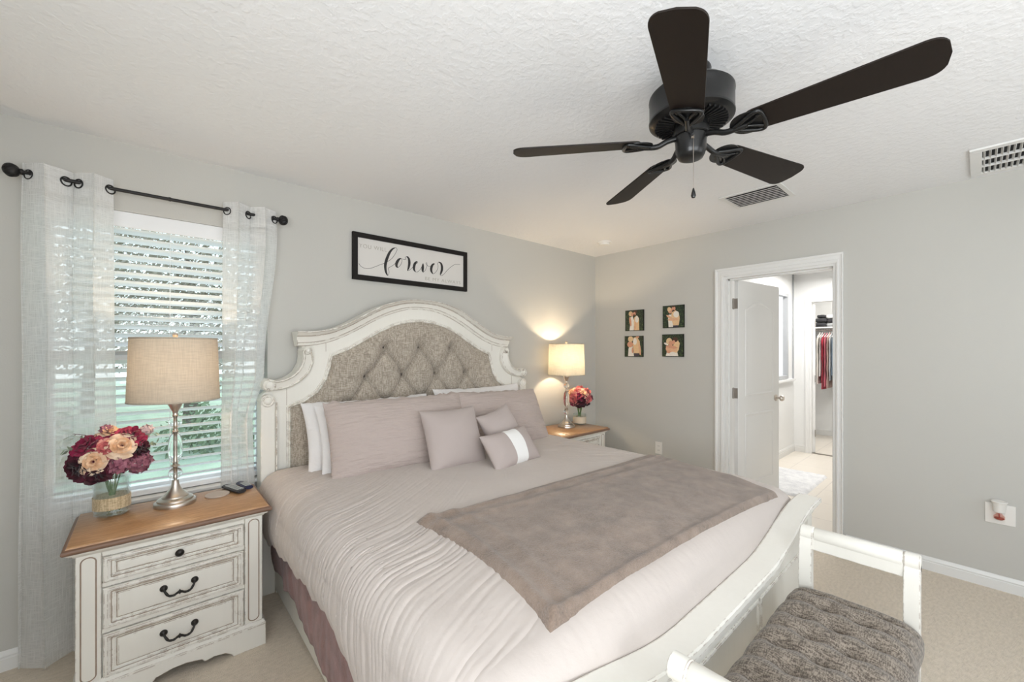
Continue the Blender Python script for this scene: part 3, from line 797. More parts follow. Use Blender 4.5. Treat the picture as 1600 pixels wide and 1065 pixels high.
def cluster(c, Rr, n, seed, pr=.016):
    """hydrangea-like ball of small four-petal florets"""
    rnd = random.Random(seed); g = MB(); c = Vector(c)
    for k in range(n):
        z = 1 - 2*(k+.5)/n; a = k*2.39996; d = Vector((sqrt(1-z*z)*cos(a), sqrt(1-z*z)*sin(a), z)); p = c + d*Rr*rnd.uniform(.85,1.1)
        e1 = (d+Vector((rnd.uniform(-.4,.4),rnd.uniform(-.4,.4),rnd.uniform(-.4,.4)))).orthogonal().normalized(); e2 = d.cross(e1)
        for q in range(4):
            t0 = q*pi/2 + rnd.random()*.3; u_ = e1*cos(t0)+e2*sin(t0); w_ = d.cross(u_)
            g.face([p, p+u_*pr*.6+w_*pr*.55+d*.003, p+u_*pr*1.25+d*rnd.uniform(0,.008), p+u_*pr*.6-w_*pr*.55+d*.003])
    return g
def leafspray(base, tip, n, sz, seed):
    rnd = random.Random(seed); b0 = Vector(base); t0 = Vector(tip); d = (t0-b0).normalized(); g = MB()
    g.tube([b0, (b0+t0)/2+Vector((0,0,.006)), t0], .0012, 5)
    for k in range(n):
        p = b0+(t0-b0)*(.25+.75*k/max(1,n-1)); s_ = d.cross(Vector((rnd.gauss(0,1),rnd.gauss(0,1),rnd.gauss(0,1)))).normalized()
        l = (s_+d*.6).normalized()*sz; w_ = l.cross(d).normalized()*sz*.3
        g.face([p, p+l*.5+w_, p+l, p+l*.5-w_])
    return g
# vase on the left nightstand
vx, vy = -3.865, -.245
def vase(x, y, z, r, h, lab, band0, band1):
    t = thing('flower_vase', lab, 'vase', (x, y, z))
    pr = [(0,.002),(r*.80,.002),(r*.97,.010),(r,.03),(r,h*.86),(r*.95,h*.93),(r*.78,h*.965),(r*.78,h*.985),(r*.82,h),(r*.75,h),(r*.72,h*.975),(r*.90,h*.92),(r*.93,h*.85),(r*.93,.03),(r*.85,.012),(0,.010)]
    MB().lathe([(a, b_+z) for a, b_ in pr], (x, y, 0), 40).build('glass_jar', M['vase'], t)
    MB().lathe([(r*1.012, z+band0),(r*1.03, z+band0),(r*1.03, z+band1),(r*1.012, z+band1)], (x, y, 0), 40).build('burlap_band', M['burlap'], t)
    return t
vase(vx, vy, ZT, .062, .185, 'clear glass jar with a burlap band on the left nightstand', .035, .088)
bq = thing('flower_bouquet', 'bouquet of burgundy, magenta and cream flowers in the jar near the left curtain', 'flowers', (vx, vy, ZT+.014))
st = MB(); rnd = random.Random(3)
for k in range(16):
    a = rnd.random()*2*pi; q = rnd.random()
    st.tube([(vx+.03*q*cos(a+2), vy+.03*q*sin(a+2), ZT+.016), (vx+.014*cos(a), vy+.014*sin(a), ZT+.12), (vx+.035*cos(a), vy+.035*sin(a), ZT+.22)], .0026, 6)
st.build('stems', M['stem'], bq)
# camera looks along about azimuth 94 deg here; right vector ~ (+1,0), toward camera = -y
Fc = Vector((vx, vy, .925))
def fl(dx, dy, dz_): return (Fc.x+dx, Fc.y+dy, Fc.z+dz_)
IN_ = dict(cream=petal('peach_heart', (.70,.38,.20), (.84,.58,.38)), coral=petal('deep_coral_heart', (.42,.08,.09), (.62,.18,.17)), mag=petal('deep_magenta_heart', (.15,.01,.035), (.30,.02,.065)), burg=petal('black_cherry_heart', (.02,.003,.008), (.07,.01,.02)))
heads = [('rose', 'cream', (.035,-.080,.055), .048, 5, (.1,-1,.5)), ('rose', 'cream', (-.052,-.085,.004), .043, 5, (-.2,-1,.15)),
         ('rose', 'coral', (-.015,-.070,.050), .040, 5, (-.1,-1,.5)), ('peony', 'mag', (.060,-.03,.088), .052, 6, (.3,-.6,1)),
         ('peony', 'mag', (-.072,-.035,.062), .055, 6, (-.5,-.7,.8)), ('peony', 'burg', (-.092,-.045,-.022), .062, 7, (-.8,-.8,-.1)),
         ('peony', 'burg', (-.045,-.062,-.052), .048, 6, (-.4,-1,-.5)), ('peony', 'burg', (.085,-.040,.035), .050, 6, (.8,-.6,.3)), ('rose', 'cream', (-.005,-.005,.105), .040, 5, (0,-.4,1)), ('peony', 'mag', (0,.05,.06), .06, 6, (0,.8,.8)), ('peony', 'mauve', (.01, .02, .02), .07, 6, (0,0,1))]
for i, (k, m, o, r_, ly, ax) in enumerate(heads):
    bloom(fl(*o), ax, r_*1.05, ly, i+10, P_[m], bq, k, IN_.get(m))
cluster(fl(.030,-.072,-.022), .036, 46, 4).build('hydrangea', P_['mauve'], bq)
cluster(fl(.088,-.040,-.030), .044, 60, 5).build('hydrangea', P_['mauve'], bq)
cluster(fl(.118,.0,.105), .018, 24, 6, .013).build('filler_flower', P_['pale'], bq)
for i, (a, b_, n) in enumerate([((-.06,-.02,.08),(-.125,-.03,.115),8), ((.09,-.03,.03),(.15,-.05,.045),8), ((-.09,-.02,.05),(-.15,-.02,.055),8), ((.09,-.02,.07),(.145,-.02,.09),6)]):
    leafspray(fl(*a), fl(*b_), n, .028, i).build('leaf_spray', M['leafy'], bq)
leafspray(fl(-.05,-.02,.09), fl(-.115,-.05,.125), 7, .009, 9).build('berry_spray', P_['burg'], bq)
cluster(fl(-.02,0,.125), .014, 12, 16, .014).build('filler_flower', P_['mauve'], bq)
# right vase
v2x, v2y = -.52, -.20
def cup():
    t = thing('flower_vase', 'small glass vase with a cream band on the right nightstand', 'vase', (v2x, v2y, ZT))
    pr = [(0,.002),(.062,.002),(.064,.008),(.064,.105),(.062,.105),(.060,.010),(0,.008)]
    MB().lathe([(a, b_+ZT) for a, b_ in pr], (v2x, v2y, 0), 32).build('glass_jar', M['vase'], t)
    MB().lathe([(.0648, ZT+.016),(.066, ZT+.016),(.066, ZT+.078),(.0648, ZT+.078)], (v2x, v2y, 0), 32).build('cream_band', simple('cream_band', (.66,.56,.42), .7), t)
cup()
b2 = thing('flower_bouquet', 'round bouquet of coral, cream and burgundy flowers beside the right lamp', 'flowers', (v2x, v2y, ZT+.02))
st = MB()
for k in range(12):
    a = rnd.random()*2*pi; st.tube([(v2x+.02*cos(a), v2y+.02*sin(a), ZT+.012), (v2x+.012*cos(a+1), v2y+.012*sin(a+1), ZT+.10), (v2x+.03*cos(a), v2y+.03*sin(a), ZT+.20)], .003, 6)
st.build('stems', M['stem'], b2)
F2 = Vector((v2x, v2y, .935))
tow = Vector((-.77, -.64, 0)); rt = Vector((.64, -.77, 0))
k = 0
for (a, e, m, r_) in [(-60,25,'cream',.045),(-20,55,'coral',.042),(20,30,'cream',.045),(60,35,'coral',.045),(-35,-5,'coral',.05),(10,-15,'burg',.048),(50,-10,'coral',.045),(85,0,'mag',.045),(-80,-10,'mag',.045),(-50,-38,'mag',.042),(25,-45,'burg',.045),(65,-38,'burg',.042),(0,10,'mag',.045),(0,90,'coral',.045),(100,45,'coral',.04),(-100,40,'cream',.04),(150,20,'coral',.05),(-150,20,'mag',.05),(-10,-50,'burg',.045)]:
    d = tow*(cos(R(a))*cos(R(e))) + rt*(sin(R(a))*cos(R(e))) + Vector((0,0,1))*sin(R(e))
    k += 1
    bloom(F2 + Vector((d.x*.092, d.y*.092, d.z*.075)), d, r_*1.22, 5, k+60, P_[m], b2, 'rose', IN_.get(m))

# small things on the left nightstand
single(MB().lathe([(0,0),(.050,0),(.052,.002),(.052,.006),(.050,.008),(0,.008)], (-3.478, -.262, ZT), 36), 'coaster', M['coaster'], 'round beige coaster between the lamp base and the remotes', 'coaster', (-3.478,-.262,ZT), sharp=40)
def remote(loc, ang, L, W_, m, lab, nb):
    t = thing('remote_control', lab, 'remote control', loc, rot=(0,0,ang))
    def fn(u, v):
        a = 2*pi*u; c = math.copysign(abs(cos(a))**.35, cos(a)); s_ = math.copysign(abs(sin(a))**.35, sin(a))
        return None
    secs = []
    for k in range(9):
        y = -L/2 + L*k/8; s_ = 1 - .12*(abs(y)/(L/2))**4; w_ = W_/2*s_
        secs.append([(w_*cos(2*pi*q/16)*1.0 if abs(cos(2*pi*q/16)) < .8 else w_*math.copysign(1, cos(2*pi*q/16)), y, .010+.009*sin(2*pi*q/16)) for q in range(16)])
    MB().loft(secs).build('remote_body', m, t, world=False, sharp=50)
    b_ = MB()
    for r_ in range(nb):
        for c in (-1, 0, 1):
            b_.box(c*W_*.27-.0045, c*W_*.27+.0045, -L*.40+r_*.0165, -L*.40+r_*.0165+.008, .0185, .0215)
    b_.build('buttons', M['rembtn'], t, world=False)
remote((-3.405, -.235, ZT), R(18), .165, .045, M['remote'], 'black remote control with grey buttons next to the coaster', 8)
remote((-3.352, -.205, ZT), R(12), .125, .042, M['remblue'], 'small navy blue remote control nearest the bed on the left nightstand', 5)

# ------------------------------------------------------------------ bed
XC = -2.228
bed = thing('bed', 'antique white bed with arched tufted headboard and low footboard', 'bed', (XC, -1.2, 0))
def mirror(pts): return [(XC-d, z) for d, z in pts] + [(XC+d, z) for d, z in reversed(pts) if d > 1e-6]
panel_h = [(.875,.30),(.875,1.062),(.80,1.085),(.72,1.14),(.67,1.215),(.645,1.30),(.632,1.365),(.53,1.405),(.43,1.46),(.32,1.525),(.2,1.577),(.1,1.602),(0,1.610)]
outer_h = [(1.03,.0),(1.03,1.14),(1.0,1.165),(.93,1.20),(.86,1.255),(.82,1.33),(.812,1.44),(.70,1.47),(.55,1.52),(.38,1.62),(.24,1.68),(.12,1.72),(0,1.735)]
def densify(pts, n=60):
    # dense resample of polyline, keeping corners reasonably
    out = []
    for i in range(len(pts)-1):
        for k in range(5):
            t = k/5; out.append((pts[i][0]+(pts[i+1][0]-pts[i][0])*t, pts[i][1]+(pts[i+1][1]-pts[i][1])*t))
    out.append(pts[-1]); return out
I_ = mirror(densify(panel_h)); O_ = mirror(densify(outer_h))
secs = []
yF = -.098
for (ox, oz), (ix, iz) in zip(O_, I_): secs.append([(ox, -.02, oz), (ox, yF+.004, oz), (ox*.98+ix*.02, yF, oz*.98+iz*.02), (ix, yF, iz), (ix, -.02, iz)])
hb = MB().loft(secs).build('headboard_frame', M['antique'], bed, sharp=30)
def smoothcurve(pts, n=4):
    return [(p.x, p.y) for p in catmull([(a, b_, 0) for a, b_ in pts], n)]
# cornice swept between two curves
ctop = smoothcurve(mirror([(.852,1.516),(.75,1.520),(.65,1.538),(.55,1.580),(.44,1.642),(.32,1.706),(.2,1.745),(.1,1.762),(0,1.766)]))
cbot = smoothcurve(mirror([(.838,1.428),(.73,1.436),(.62,1.466),(.5,1.522),(.38,1.590),(.25,1.652),(.13,1.690),(.06,1.700),(0,1.702)]))
prof = [(0,-.03),(0,-.104),(.10,-.110),(.18,-.112),(.24,-.118),(.50,-.124),(.66,-.130),(.70,-.142),(.78,-.150),(.86,-.160),(.93,-.170),(1,-.170),(1,-.03)]
secs = [[(cb[0]+(ct[0]-cb[0])*t, y, cb[1]+(ct[1]-cb[1])*t) for t, y in prof] for ct, cb in zip(ctop, cbot)]
MB().loft(secs).build('cornice', M['antique'], bed, sharp=22)
gz = MB()
for tt_, yy_ in ((.02,-.106),(.245,-.119),(.66,-.131),(.70,-.143),(.93,-.171)):
    ln = [(cb[0]+(ct[0]-cb[0])*tt_, yy_, cb[1]+(ct[1]-cb[1])*tt_) for ct, cb in zip(ctop, cbot)]
    for i in range(0, len(ln)-1):
        if nz(i*.9, tt_*30) > -.22: gz.tube(ln[i:i+2], .0011, 5)
gz.build('glaze_line', M['glaze'], bed, kind='stuff')
# bead round the tufted panel
bd = MB(); pts = [(x, yF-.002, z) for x, z in I_]
def inset(k):
    out = []
    for i, (x, z) in enumerate(I_):
        a = Vector(I_[max(0,i-1)]); c = Vector(I_[min(len(I_)-1,i+1)]); t = (c-a).normalized(); n_ = Vector((-t.y, t.x)); out.append((x+n_.x*k, z+n_.y*k))
    return out
A = inset(.022); B_ = inset(.0)
secs = []
for (ax_, az), (bx, bz) in zip(A, B_):
    secs.append([(ax_+(bx-ax_)*t, y, az+(bz-az)*t) for t, y in [(0,yF+.004),(0,yF-.006),(.3,yF-.010),(.6,yF-.006),(.8,yF-.012),(1,yF-.008),(1,yF+.02)]])
MB().loft(secs).build('panel_moulding', M['antique'], bed, sharp=30)
# glaze lines at joints
jl = MB()
for s_ in (-1, 1):
    jl.box(XC+s_*.672-.001, XC+s_*.672+.001, yF-.0006, yF+.001, 1.395, 1.455)
    jl.box(XC+s_*.895-.001, XC+s_*.895+.001, yF-.0006, yF+.001, 1.075, 1.19)
jl.build('joint_line', M['glaze'], bed)
# scroll arms, one each side
for s_ in (-1, 1):
    up = smoothcurve([(1.0,1.238),(.955,1.226),(.90,1.240),(.855,1.272),(.826,1.315),(.815,1.36),(.822,1.40)])
    lo = smoothcurve([(.985,1.168),(.93,1.170),(.86,1.192),(.80,1.235),(.765,1.285),(.750,1.345),(.762,1.405)])
    pr = [(0,-.03),(0,-.150),(.12,-.156),(.2,-.146),(.5,-.136),(.78,-.130),(.86,-.136),(1,-.124),(1,-.03)]
    secs = [[(XC+s_*(u[0]+(l[0]-u[0])*t), y, u[1]+(l[1]-u[1])*t) for t, y in pr] for u, l in zip(up, lo)]
    g = MB().loft(secs)
    Mx = Matrix.Rotation(pi/2, 4, 'X')
    for (d, z, r_) in ((.996,1.203,.036), (.792,1.403,.026)):
        g.lathe([(0,0),(r_,0),(r_,.118),(r_*.9,.124),(r_*.8,.118),(r_*.55,.118),(r_*.5,.126),(r_*.3,.130),(0,.130)], (XC+s_*d, -.03, z), 28, Mx)
        sp_ = []
        for k in range(40):
            a = k/40*4.2*pi; rr = r_*(.92 - .75*k/40); sp_.append((XC+s_*d + s_*rr*cos(a+1.2), -.152, z + rr*sin(a+1.2)))
        g.tube(sp_, .0028, 6)
    g.build('scroll_arm', M['antique'], bed, sharp=35)
    # post with scroll cap
    p = MB().box(*sorted((XC+s_*.962, XC+s_*1.036)), -.135, -.02, 0, 1.10)
    p.build('headboard_post', M['antique'], bed, bevel=.006)
    q = MB(); q.lathe([(0,0),(.036,0),(.036,.113),(.030,.118),(.022,.114),(.018,.118),(.012,.122),(0,.122)], (XC+s_*1.0, -.022, 1.112), 28, Mx)
    q.tube([(XC+s_*.956, -.136, .0), (XC+s_*.956, -.136, 1.1)], .004, 8)
    q.build('post_scroll', M['antique'], bed, sharp=35)
# upholstery heightfield
btn = []
for r_, zc in enumerate((1.425, 1.226, 1.027, .828)):
    n = 3 if r_ % 2 == 0 else 4
    if r_ >= 2: n += 2
    for k in range(n):
        btn.append((XC + (k-(n-1)/2)*.272, zc))
ppts = sorted([(d, z) for d, z in panel_h if z > 1.0])
def topz(x): return interp(ppts, abs(x-XC))
def segd(px, pz, a, b_):
    ax_, az = a; bx, bz = b_; dx, dz_ = bx-ax_, bz-az; t = max(0, min(1, ((px-ax_)*dx+(pz-az)*dz_)/(dx*dx+dz_*dz_)))
    return math.hypot(px-ax_-dx*t, pz-az-dz_*t)
segs = []
for i, a in enumerate(btn):
    for b_ in btn[i+1:]:
        if abs(abs(a[0]-b_[0])-.136) < .02 and abs(abs(a[1]-b_[1])-.199) < .02: segs.append((a, b_))
def tuft(x, z):
    d = min(math.hypot(x-a, z-c) for a, c in btn)
    y = -.030*exp(-(d/.050)**2)*1.0 - .020*exp(-(d/.016)**2)
    s_ = min(segd(x, z, *q) for q in segs)
    y -= .020*exp(-(s_/.0075)**2) + .016*exp(-(s_/.040)**2)
    e = min(.875-abs(x-XC), topz(x)-z)
    return y - .026*(1-sm(0, .09, e))
NU, NV = 360, 230
def fu(u, v):
    x = XC - .88 + 1.76*u; z0 = .45; zt = topz(x)+.006; z = z0 + (zt-z0)*v
    return (x, -.126 - tuft(x, min(z, zt)), z)
MB().grid(NU, NV, fu).build('upholstered_panel', M['tweed'], bed, sharp=180)
for a, c in btn:
    y = -.126 - tuft(a, c)
    MB().lathe([(0,0),(.014,0),(.015,.003),(.012,.010),(0,.014)], (a, y, c), 16, Matrix.Rotation(pi/2, 4, 'X')).build('tuft_button', M['button'], bed)
# side rails
for s_ in (-1, 1):
    x = XC + s_*.963
    MB().box(min(x, x-s_*.03), max(x, x-s_*.03), -2.2, -.10, .025, .33).build('side_rail', M['antique'], bed, bevel=.003)
# footboard
def fz(d): return .548 + .103*sm(.28, .95, abs(d))
FO, FI = -2.305, -2.205
N = 48
secs = []
prf = [(FI, -.03), (FI, .0), (FI-.006, .004), (FO+.006, .004), (FO, .0), (FO, -.018), (FO+.008, -.022), (FO+.010, -.034), (FO+.024, -.042), (FO+.026, -.056), (FO+.034, -.060), (FO+.034,-.075), (FI, -.075)]
for i in range(N+1):
    d = -1.045 + 2.09*i/N; z = fz(d)
    secs.append([(XC+d, y, z+o) for y, o in prf])
MB().loft(secs).build('footboard_rail', M['antique'], bed, sharp=25)
secs = []
for i in range(N+1):
    d = -1.0 + 2.0*i/N; z = fz(d)-.07
    secs.append([(XC+d, FO+.045, .06), (XC+d, FO+.045, z), (XC+d, FI-.01, z), (XC+d, FI-.01, .06)])
MB().loft(secs).build('footboard_panel', M['antique'], bed)
fm = MB()
for (x0, x1) in ((-.86, -.30), (-.27, .27), (.30, .86)):
    q = [(XC+x0, .12), (XC+x1, .12), (XC+x1, min(fz(x0), fz(x1))-.12), (XC+x0, min(fz(x0), fz(x1))-.12)]
    for i in range(4):
        a, b_ = q[i], q[(i+1) % 4]; fm.tube([(a[0], FO+.043, a[1]), (b_[0], FO+.043, b_[1])], .007, 8)
fm.build('footboard_moulding', M['antique'], bed)
for s_ in (-1, 1):
    MB().box(*sorted((XC+s_*.925, XC+s_*1.0)), FO+.030, FI, 0, fz(1)-.05).build('footboard_post', M['antique'], bed, bevel=.005)
    MB().box(*sorted((XC+s_*.915, XC+s_*1.01)), FO+.022, FI+.002, 0, .07).build('bed_foot', M['antique'], bed, bevel=.006)
# mattress
def rb(x0,x1,y0,y1,z0,z1): return box(x0,x1,y0,y1,z0,z1)
o = single(rb(XC-.93, XC+.93, -2.14, -.155, .30, .635), 'mattress', M['whitepil'], 'white mattress under the comforter on the bed', 'mattress', bevel=.05, seg=4)

# comforter
HW = .93; RA = .105; TY0, TY1 = -.150, -2.105
def hemz(y):
    return interp([(-2.2,.30),(-1.75,.34),(-1.6,.36),(-1.50,.41),(-1.40,.445),(-1.2,.462),(-.85,.448),(-.56,.415),(-.30,.385),(-.1,.37)], y)
def top_base(x, y):
    d = abs(x-XC)/HW
    return .694 + .014*(1-min(1, d)**2) - .02*sm(-1.9, -2.15, y) + .005*nz(x*3, y*3, 4.) - .03*sm(-.35, -.15, y)*0
def comforter(u, v):
    # u across, v along
    yl = TY0 + (TY1-TY0)*min(1, v/.93)
    side = 1 if u > .5 else -1
    s_ = abs(u-.5)*2            # 0..1 centre to hem
    Lf = HW; La = RA*pi/2; zt = top_base(XC, yl); hz_ = hemz(yl) + .010*sin(yl*23)+.006*sin(yl*57)
    Ld = max(.02, (.694-RA)-hz_)
    tot = Lf+La+Ld; s_ = tot*s_
    if s_ <= Lf:
        px = s_; z = top_base(XC+side*s_, yl); nx, nz_ = 0, 1
    elif s_ <= Lf+La:
        a = (s_-Lf)/RA; px = Lf+RA*sin(a); z = top_base(XC+side*Lf, yl)-RA*(1-cos(a)); nx, nz_ = sin(a), cos(a)
    else:
        q = s_-Lf-La; px = Lf+RA - .012*q/Ld + .015*sin(q/Ld*pi); z = top_base(XC+side*Lf, yl)-RA-q; nx, nz_ = 1, 0
    # foot end rolls down inside the footboard
    y = yl
    if v > .93:
        t = (v-.93)/.07*.26; r = .085
        if t < r*pi/2: a = t/r; y = yl-r*sin(a); z -= r*(1-cos(a))
        else: y = yl-r; z -= r+(t-r*pi/2)
    # wrinkles, running down the side and bending towards the head on top
    sa = s_/(Lf+La+.2)
    q = yl - .75*max(0, Lf+.12-s_)**1.6*.9
    amp = (.0044*sm(.10, .72, sa) + .0006)*max(.35, .85+.9*nz(q*2.2, s_*2.5, 21.))*(1-.45*sm(-1.6,-2.05,yl)) + .0003
    wq = q*40 + 2.6*nz(s_*2.6, q*3.5, 2.+side)
    r1 = 1-abs(nz(wq, s_*2.0, side*3.))*2.6
    r2 = nz(wq*2.1, s_*6.5, 7.)
    low = nz(q*3.2, s_*1.5, 11.+side)
    h = amp*(r1*.8+r2*.55) + .006*low*sm(.5,1.,sa) + .003*nz(px*5, yl*5, 1.)
    # quilting dimples
    return (XC+side*(px+nx*h), y, z+nz_*h)
MBc = MB().grid(400, 720, comforter)
co = single(MBc, 'comforter', M['duvet'], 'blush pink crinkled comforter spread over the bed', 'comforter', (XC, -1.2, .4), sharp=180)
sd = co.modifiers.new('thick', 'SOLIDIFY'); sd.thickness = .014; sd.offset = -1
def ctop_z(x, y):
    d = abs(x-XC); z = top_base(x, max(y, TY1)) + .002
    if d > HW: a = min(1, (d-HW)/RA); z -= RA*(1-sqrt(1-a*a))
    if y < TY1: a = min(1, (TY1-y)/.085); z -= .085*(1-sqrt(1-a*a))
    return z

# dusty rose blanket hanging below the comforter
def rose_bl(u, v):
    y = -.14 - 2.03*u
    zt = .52; zb = interp([(-2.2,.10),(-1.2,.105),(-.9,.13),(-.6,.175),(-.25,.19),(-.1,.24)], y) + .008*sin(y*31)
    z = zt + (zb-zt)*v
    x = XC - .978 - .012*sin(v*2.4) - .010*nz(y*7, z*5, 3.) - .006*nz(y*22, z*3, 5.)
    return (x, y, z)
o = single(MB().grid(200, 30, rose_bl), 'rose_blanket', M['maroon'], 'dusty rose plush blanket hanging between comforter and side rail', 'blanket', sharp=180)
s_ = o.modifiers.new('thick', 'SOLIDIFY'); s_.thickness = .006; s_.offset = 1

# throw blanket
def thr(u, v, off=0.):
    # u left->right, v head->foot ; corners from the place
    TL = Vector((-2.945, -1.325)); TR = Vector((-1.235, -1.385)); BL = Vector((-2.985, -2.120)); BR = Vector((-1.37, -2.185))
    bowl = .035*sin(pi*v)*(1-u); bowt = -.035*sin(pi*u)*(1-v)
    p = (TL*(1-u)+TR*u)*(1-v) + (BL*(1-u)+BR*u)*v
    p.x += bowl; p.y += bowt + .02*sin(pi*u)*v
    return p
def throw(u, v):
    # closed slab: u in 0..1 loops over top then bottom
    eu = .5 - .5*cos(pi*u)
    return None
g = MB(); NU, NV = 240, 140
def tz(u, v):
    p = thr(u, v); e = min(u*1.65, (1-u)*1.65, v*.78, (1-v)*.78)
    h = .020*sm(0, .020, e)
    f_ = 0
    # folds radiating from the left corner and hems
    f_ += .006*max(0, nz(p.x*3+p.y*7, p.y*9-p.x*2, 1.)) + .004*nz(p.x*9, p.y*6, 3.)
    f_ += .010*exp(-((v-.05-.06*u)/.022)**2) + .006*exp(-((v-.14-.10*u)/.03)**2)
    f_ += .013*exp(-((u-.028-.008*sin(6*v))/.013)**2) + .006*exp(-((u-.085-.02*sin(5*v))/.014)**2) + .008*exp(-((v-.965)/.02)**2)
    return p, ctop_z(p.x, p.y)+.004+h+f_*sm(0,.03,e)+ (.012*exp(-((v-1)/.06)**2)*exp(-((u-0)/.10)**2))
def tt(u, v):
    p, z = tz(u, v); return (p.x, p.y, z)
def tb(u, v):
    p, z = tz(u, v); e = min(u*1.65, (1-u)*1.65, v*.78, (1-v)*.78); return (p.x, p.y, z-.002-.012*sm(0,.02,e))
g.grid(NU, NV, tt); n0 = len(g.v); g.grid(NU, NV, tb)
for i in range(NU):
    for a in (0, NV): g.f.append((i*(NV+1)+a, (i+1)*(NV+1)+a, n0+(i+1)*(NV+1)+a, n0+i*(NV+1)+a))
for jx in range(NV):
    for a in (0, NU): g.f.append((a*(NV+1)+jx, a*(NV+1)+jx+1, n0+a*(NV+1)+jx+1, n0+a*(NV+1)+jx))
single(g, 'throw_blanket', M['throw'], 'taupe plush throw blanket folded across the foot of the bed', 'throw blanket', sharp=180)

# pillows
def pillow_mb(w_, h, t, seed, pinch=.05, wr=.004, fl_=0.):
    def side(sg):
        def fn(u, v):
            a = u*2-1; b_ = v*2-1
            # spacing tighter at the edges
            a = sin(a*pi/2); b_ = sin(b_*pi/2)
            px = a*w_/2*(1 - pinch*(1-b_*b_)*1.0); pz = b_*h/2*(1 - pinch*1.3*(1-a*a))
            th = t/2*max(0, (1-abs(a)**2.6))**.55*max(0, (1-abs(b_)**2.6))**.55
            th *= 1 + .12*nz(a*1.5+seed, b_*1.5, sg*2.)
            e = (1-abs(a)**4)*(1-abs(b_)**4)
            wn = wr*(nz(px*6+seed, pz*26, 1.)+.6*nz(px*14, pz*48+seed, 2.))*e
            cr = (wr*1.2+.003)*(1-e)*nz(px*22, pz*22, seed)
            sag = -.25*th*0
            return (px, -sg*(th+wn*sg*0+wn), pz + cr)
        return fn
    g = MB().grid(56, 44, side(1)); n = len(g.v); g.grid(56, 44, side(-1))
    return g
def weld(o):
    import bmesh
    bm = bmesh.new(); bm.from_mesh(o.data); bmesh.ops.remove_doubles(bm, verts=bm.verts, dist=.0008); bmesh.ops.recalc_face_normals(bm, faces=bm.faces); bm.to_mesh(o.data); bm.free(); o.data.shade_smooth()
def pillow(loc, rot, w_, h, t, m, lab, seed, group=None, piping=None, name='pillow', wr=.004, pinch=.05):
    o = pillow_mb(w_, h, t, seed, pinch, wr).build(name, m, None, sharp=180); weld(o)
    o.location = loc; o.rotation_euler = [R(a) for a in rot]
    return tag(o, lab, 'pillow', group)
# rot: x tilt negative leans top back (towards +y)
pillow((-2.645, -.245, .885), (-22, 0, -1), .84, .44, .17, M['whitepil'], 'white pillow behind the left mauve sham, nearest the headboard', 1, wr=.005)
pillow((-2.60, -.345, .875), (-25, 1, -1), .84, .43, .14, M['whitepil'], 'white pillow directly behind the left mauve sham, peeking out at its left', 2, wr=.005)
pillow((-1.74, -.245, .90), (-22, 0, 1), .86, .46, .17, M['whitepil'], 'white pillow behind the right mauve sham', 3, wr=.005)
pillow((-2.555, -.475, .895), (-24, 0, -3), .90, .46, .21, M['sham'], 'large mauve pillow sham leaning at the left side of the bed', 4, 'large mauve shams', wr=.011, pinch=.03)
pillow((-1.745, -.44, .885), (-27, 2, 2), .92, .46, .21, M['sham'], 'large mauve pillow sham leaning at the right side of the bed', 5, 'large mauve shams', wr=.011, pinch=.03)
pillow((-2.335, -.70, .865), (-24, 0, -2), .39, .38, .16, M['square'], 'square mauve throw pillow in front of the left sham', 6, wr=.001, pinch=.06)
pillow((-1.985, -.74, .875), (-28, -14, 4), .28, .30, .14, M['square'], 'small mauve throw pillow tilted behind the striped lumbar pillow', 7, wr=.002, pinch=.08)
pillow((-2.065, -.925, .805), (-36, -3, 6), .40, .235, .13, M['stripe'], 'small lumbar pillow with a wide white stripe in front', 8, wr=.001, pinch=.05)

# ------------------------------------------------------------------ bench
bx0, bx1, by0, by1 = -2.79, -1.72, -2.345, -2.70
bench = thing('bench', 'antique white bench with scrolled arms and tufted tweed seat at the bed foot', 'bench', ((bx0+bx1)/2, (by0+by1)/2, 0))
# seat
tb_ = [((bx0+.115)+ (bx1-bx0-.23)*i/4, by1+.075+(by0-by1-.15)*jy/2) for i in range(5) for jy in range(3)] 
tb_ += [((bx0+.115)+(bx1-bx0-.23)*(i+.5)/4, by1+.075+(by0-by1-.15)*(jy+.5)/2) for i in range(4) for jy in range(2)]
sx0, sx1, sy0, sy1 = bx0+.035, bx1-.035, by1-.012, by0+.012
def seatf(u, v):
    a = sin((u*2-1)*pi/2); b_ = sin((v*2-1)*pi/2)
    cx, cy = (sx0+sx1)/2, (sy0+sy1)/2
    return a, b_, cx+a*(sx1-sx0)/2*(1+.0*b_), cy+b_*(sy1-sy0)/2
def seat(u, v):
    a, b_, x, y = seatf(u, v)
    th = max(0, 1-abs(a)**7)**.35*max(0, 1-abs(b_)**5)**.4
    d = min(math.hypot(x-p, y-q) for p, q in tb_)
    z = .400 + .105*th - .020*exp(-(d/.030)**2)*th - .014*exp(-(d/.010)**2)
    # channel creases running across between tufts
    ch = min(abs(x-p) for p, q in tb_)
    z -= .010*exp(-(ch/.010)**2)*th + .010*exp(-(ch/.04)**2)*th
    e = 1 + .012*cos(2*pi*(x-bx0-.115)/((bx1-bx0-.23)/4))*(1 if abs(b_) > .9 else 0)
    return (x, (sy0+sy1)/2+(y-(sy0+sy1)/2)*e, z)
g = MB().grid(150, 90, seat); g.box(sx0+.01, sx1-.01, sy0+.01, sy1-.01, .385, .401)
g.build('tufted_seat', M['tweedbench'], bench, sharp=180)
for p, q in tb_:
    MB().lathe([(0,-.006),(.009,-.006),(.009,0),(.006,.003),(0,.004)], (p, q, .400+.105-.054), 12).build('tuft_button', M['button'], bench)
